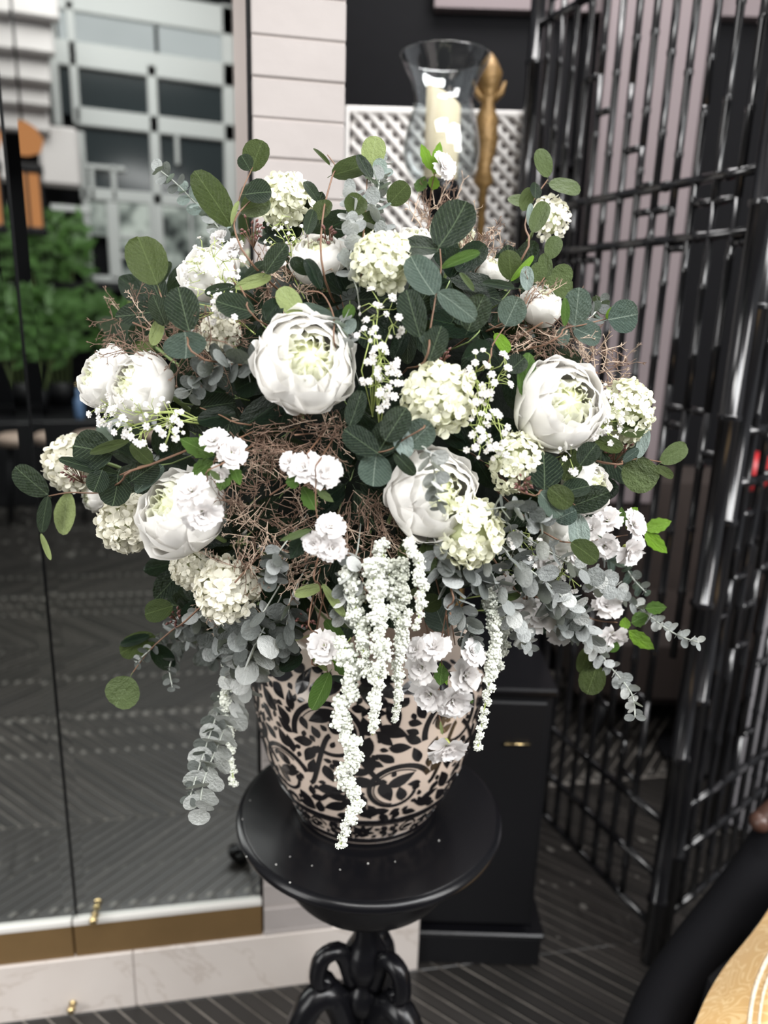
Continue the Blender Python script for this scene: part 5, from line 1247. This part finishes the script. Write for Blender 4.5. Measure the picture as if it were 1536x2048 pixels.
amaranth('white tassel bunch under the dried twigs at the centre', [(760, 1090), (778, 1150), (790, 1210), (800, 1260)], 1.03, 9, 24)
# --- dried twigs ---
twigs('large brown twig mass in the hollow left of centre', 540, 990, 75, 110, 150, 1.0, 1, None, .35)
twigs('brown twigs under the largest peony', 590, 870, 95, 35, 90, .99, 2, None, .15)
twigs('brown twigs hanging in the middle above the tassels', 735, 1060, 60, 95, 95, 1.0, 3, 1.4, .25)
twigs('brown twigs lying over the twin left peonies', 345, 700, 100, 35, 60, 1.05, 4, None, .05)
twigs('brown twig tangle under the upper left leaves', 430, 675, 50, 38, 55, .98, 5, None, .2)
twigs('brown twig tangle between the upper right leaves', 1085, 645, 55, 50, 85, 1.0, 6, None, .25)
twigs('straw twigs above the right hand peony', 1195, 745, 55, 50, 60, .95, 7, None, .7)
twigs('straw twigs over the lower left snowball', 470, 1165, 45, 55, 30, 1.04, 8, None, .6)
twigs('brown twigs at the top behind the largest peony', 580, 570, 65, 30, 55, .94, 9, None, .4)
twigs('thin blurred twigs before the lattice', 880, 450, 60, 45, 35, .82, 10, -1.4, .5)
twigs('fine twigs at the upper right behind the tall dark leaf', 960, 530, 50, 50, 45, .88, 11, -1.4, .4)
twigs('dark twigs at the left shoulder near the mirror', 265, 645, 45, 30, 30, .95, 12, None, .1)
twigs('pale twigs beside the three lobed blossom', 610, 1120, 55, 45, 35, 1.02, 13, 2.4, .7)
# --- seed clusters ---
berries('red brown seeds on the leftmost snowball', 150, 945, 22, 22, 1.08, 1)
berries('red brown seeds beside the tall left sprig', 500, 460, 24, 18, .98, 2)
berries('red brown seeds on a stalk before the pilaster', 655, 470, 20, 18, .94, 3)
berries('dark seeds above the centre snowball', 880, 715, 24, 22, .97, 4)
berries('copper seeds over the greenish snowball', 1048, 965, 20, 20, 1.04, 5)
berries('rusty seeds below the rightmost snowball', 1240, 905, 26, 22, .98, 6)
berries('dark red seeds at the lower left beside the olive leaf', 352, 1235, 20, 20, 1.0, 7)
berries('dark red seeds above the vase blossom', 612, 1235, 18, 16, 1.0, 8)
# --- dark leafy filler ---
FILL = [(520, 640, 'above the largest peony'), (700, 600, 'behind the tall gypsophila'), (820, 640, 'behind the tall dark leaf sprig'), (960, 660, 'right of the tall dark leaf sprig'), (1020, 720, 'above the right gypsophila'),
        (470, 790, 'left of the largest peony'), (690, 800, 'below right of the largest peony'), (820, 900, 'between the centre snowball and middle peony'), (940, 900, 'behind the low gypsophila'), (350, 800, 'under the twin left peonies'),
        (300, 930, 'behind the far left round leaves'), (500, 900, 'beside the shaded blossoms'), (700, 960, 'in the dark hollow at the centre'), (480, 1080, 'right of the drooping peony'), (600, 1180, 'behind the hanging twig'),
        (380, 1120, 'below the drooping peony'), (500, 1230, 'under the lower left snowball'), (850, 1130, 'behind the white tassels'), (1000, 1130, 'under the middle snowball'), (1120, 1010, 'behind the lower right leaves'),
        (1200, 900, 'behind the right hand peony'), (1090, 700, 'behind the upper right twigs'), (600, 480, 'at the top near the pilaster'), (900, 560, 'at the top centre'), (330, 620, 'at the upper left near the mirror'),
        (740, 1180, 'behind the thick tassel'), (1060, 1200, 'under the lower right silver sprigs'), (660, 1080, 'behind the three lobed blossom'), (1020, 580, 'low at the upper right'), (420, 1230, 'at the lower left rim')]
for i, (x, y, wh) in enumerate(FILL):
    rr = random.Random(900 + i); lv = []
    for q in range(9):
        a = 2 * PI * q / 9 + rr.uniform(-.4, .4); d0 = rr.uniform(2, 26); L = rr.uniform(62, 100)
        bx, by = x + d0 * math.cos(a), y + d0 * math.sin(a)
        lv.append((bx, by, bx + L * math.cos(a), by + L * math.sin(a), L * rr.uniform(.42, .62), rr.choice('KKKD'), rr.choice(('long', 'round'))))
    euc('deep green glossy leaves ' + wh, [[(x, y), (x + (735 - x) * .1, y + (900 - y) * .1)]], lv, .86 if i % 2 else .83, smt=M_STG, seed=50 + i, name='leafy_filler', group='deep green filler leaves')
# foliage on the mirror side of the bouquet, visible as its reflection
def back_leaf_spray(cx, cz, label, seed, silv):
    rr = random.Random(seed); root = BC + V((cx * BR.x, .52 * BR.y, cz * BR.z))
    t = thing('mirror_side_foliage', label, 'foliage', root, 'foliage on the mirror side')
    mb = MB(); mb.tube([tuple(MOUTH - root), tuple((MOUTH + BC) * .5 - root), (0, 0, 0)], .002, 4); new('stem', mb.mesh('stem', M_STG), t)
    for q in range(12):
        d = V((rr.uniform(-1, 1) + cx, rr.uniform(.0, .5), rr.uniform(-1, 1))).normalized(); L = rr.uniform(.04, .065)
        new('leaf', lmesh('disc' if silv and q % 2 else 'round', rr.choice('SE') if silv and q % 2 else rr.choice('DOKB'), rr.randrange(5)), t, frame(d * rr.uniform(0, .09), d, (rr.uniform(-.5, .5), 1, rr.uniform(-.3, .3)), L * .75, L, L))
for i, (cx, cz, lb, sv) in enumerate(((-.85, -.15, 'olive and dark leaves low on the mirror side, seen reflected', 1), (-.6, -.55, 'silver and dark leaves lowest on the mirror side, reflected', 1), (-.9, .25, 'dark leaves at shoulder height on the mirror side, reflected', 0), (-.3, -.7, 'dim leaves above the vase rim on the mirror side', 1), (-.5, .6, 'dark leaves near the top on the mirror side', 0))):
    back_leaf_spray(cx, cz, lb, 700 + i, sv)
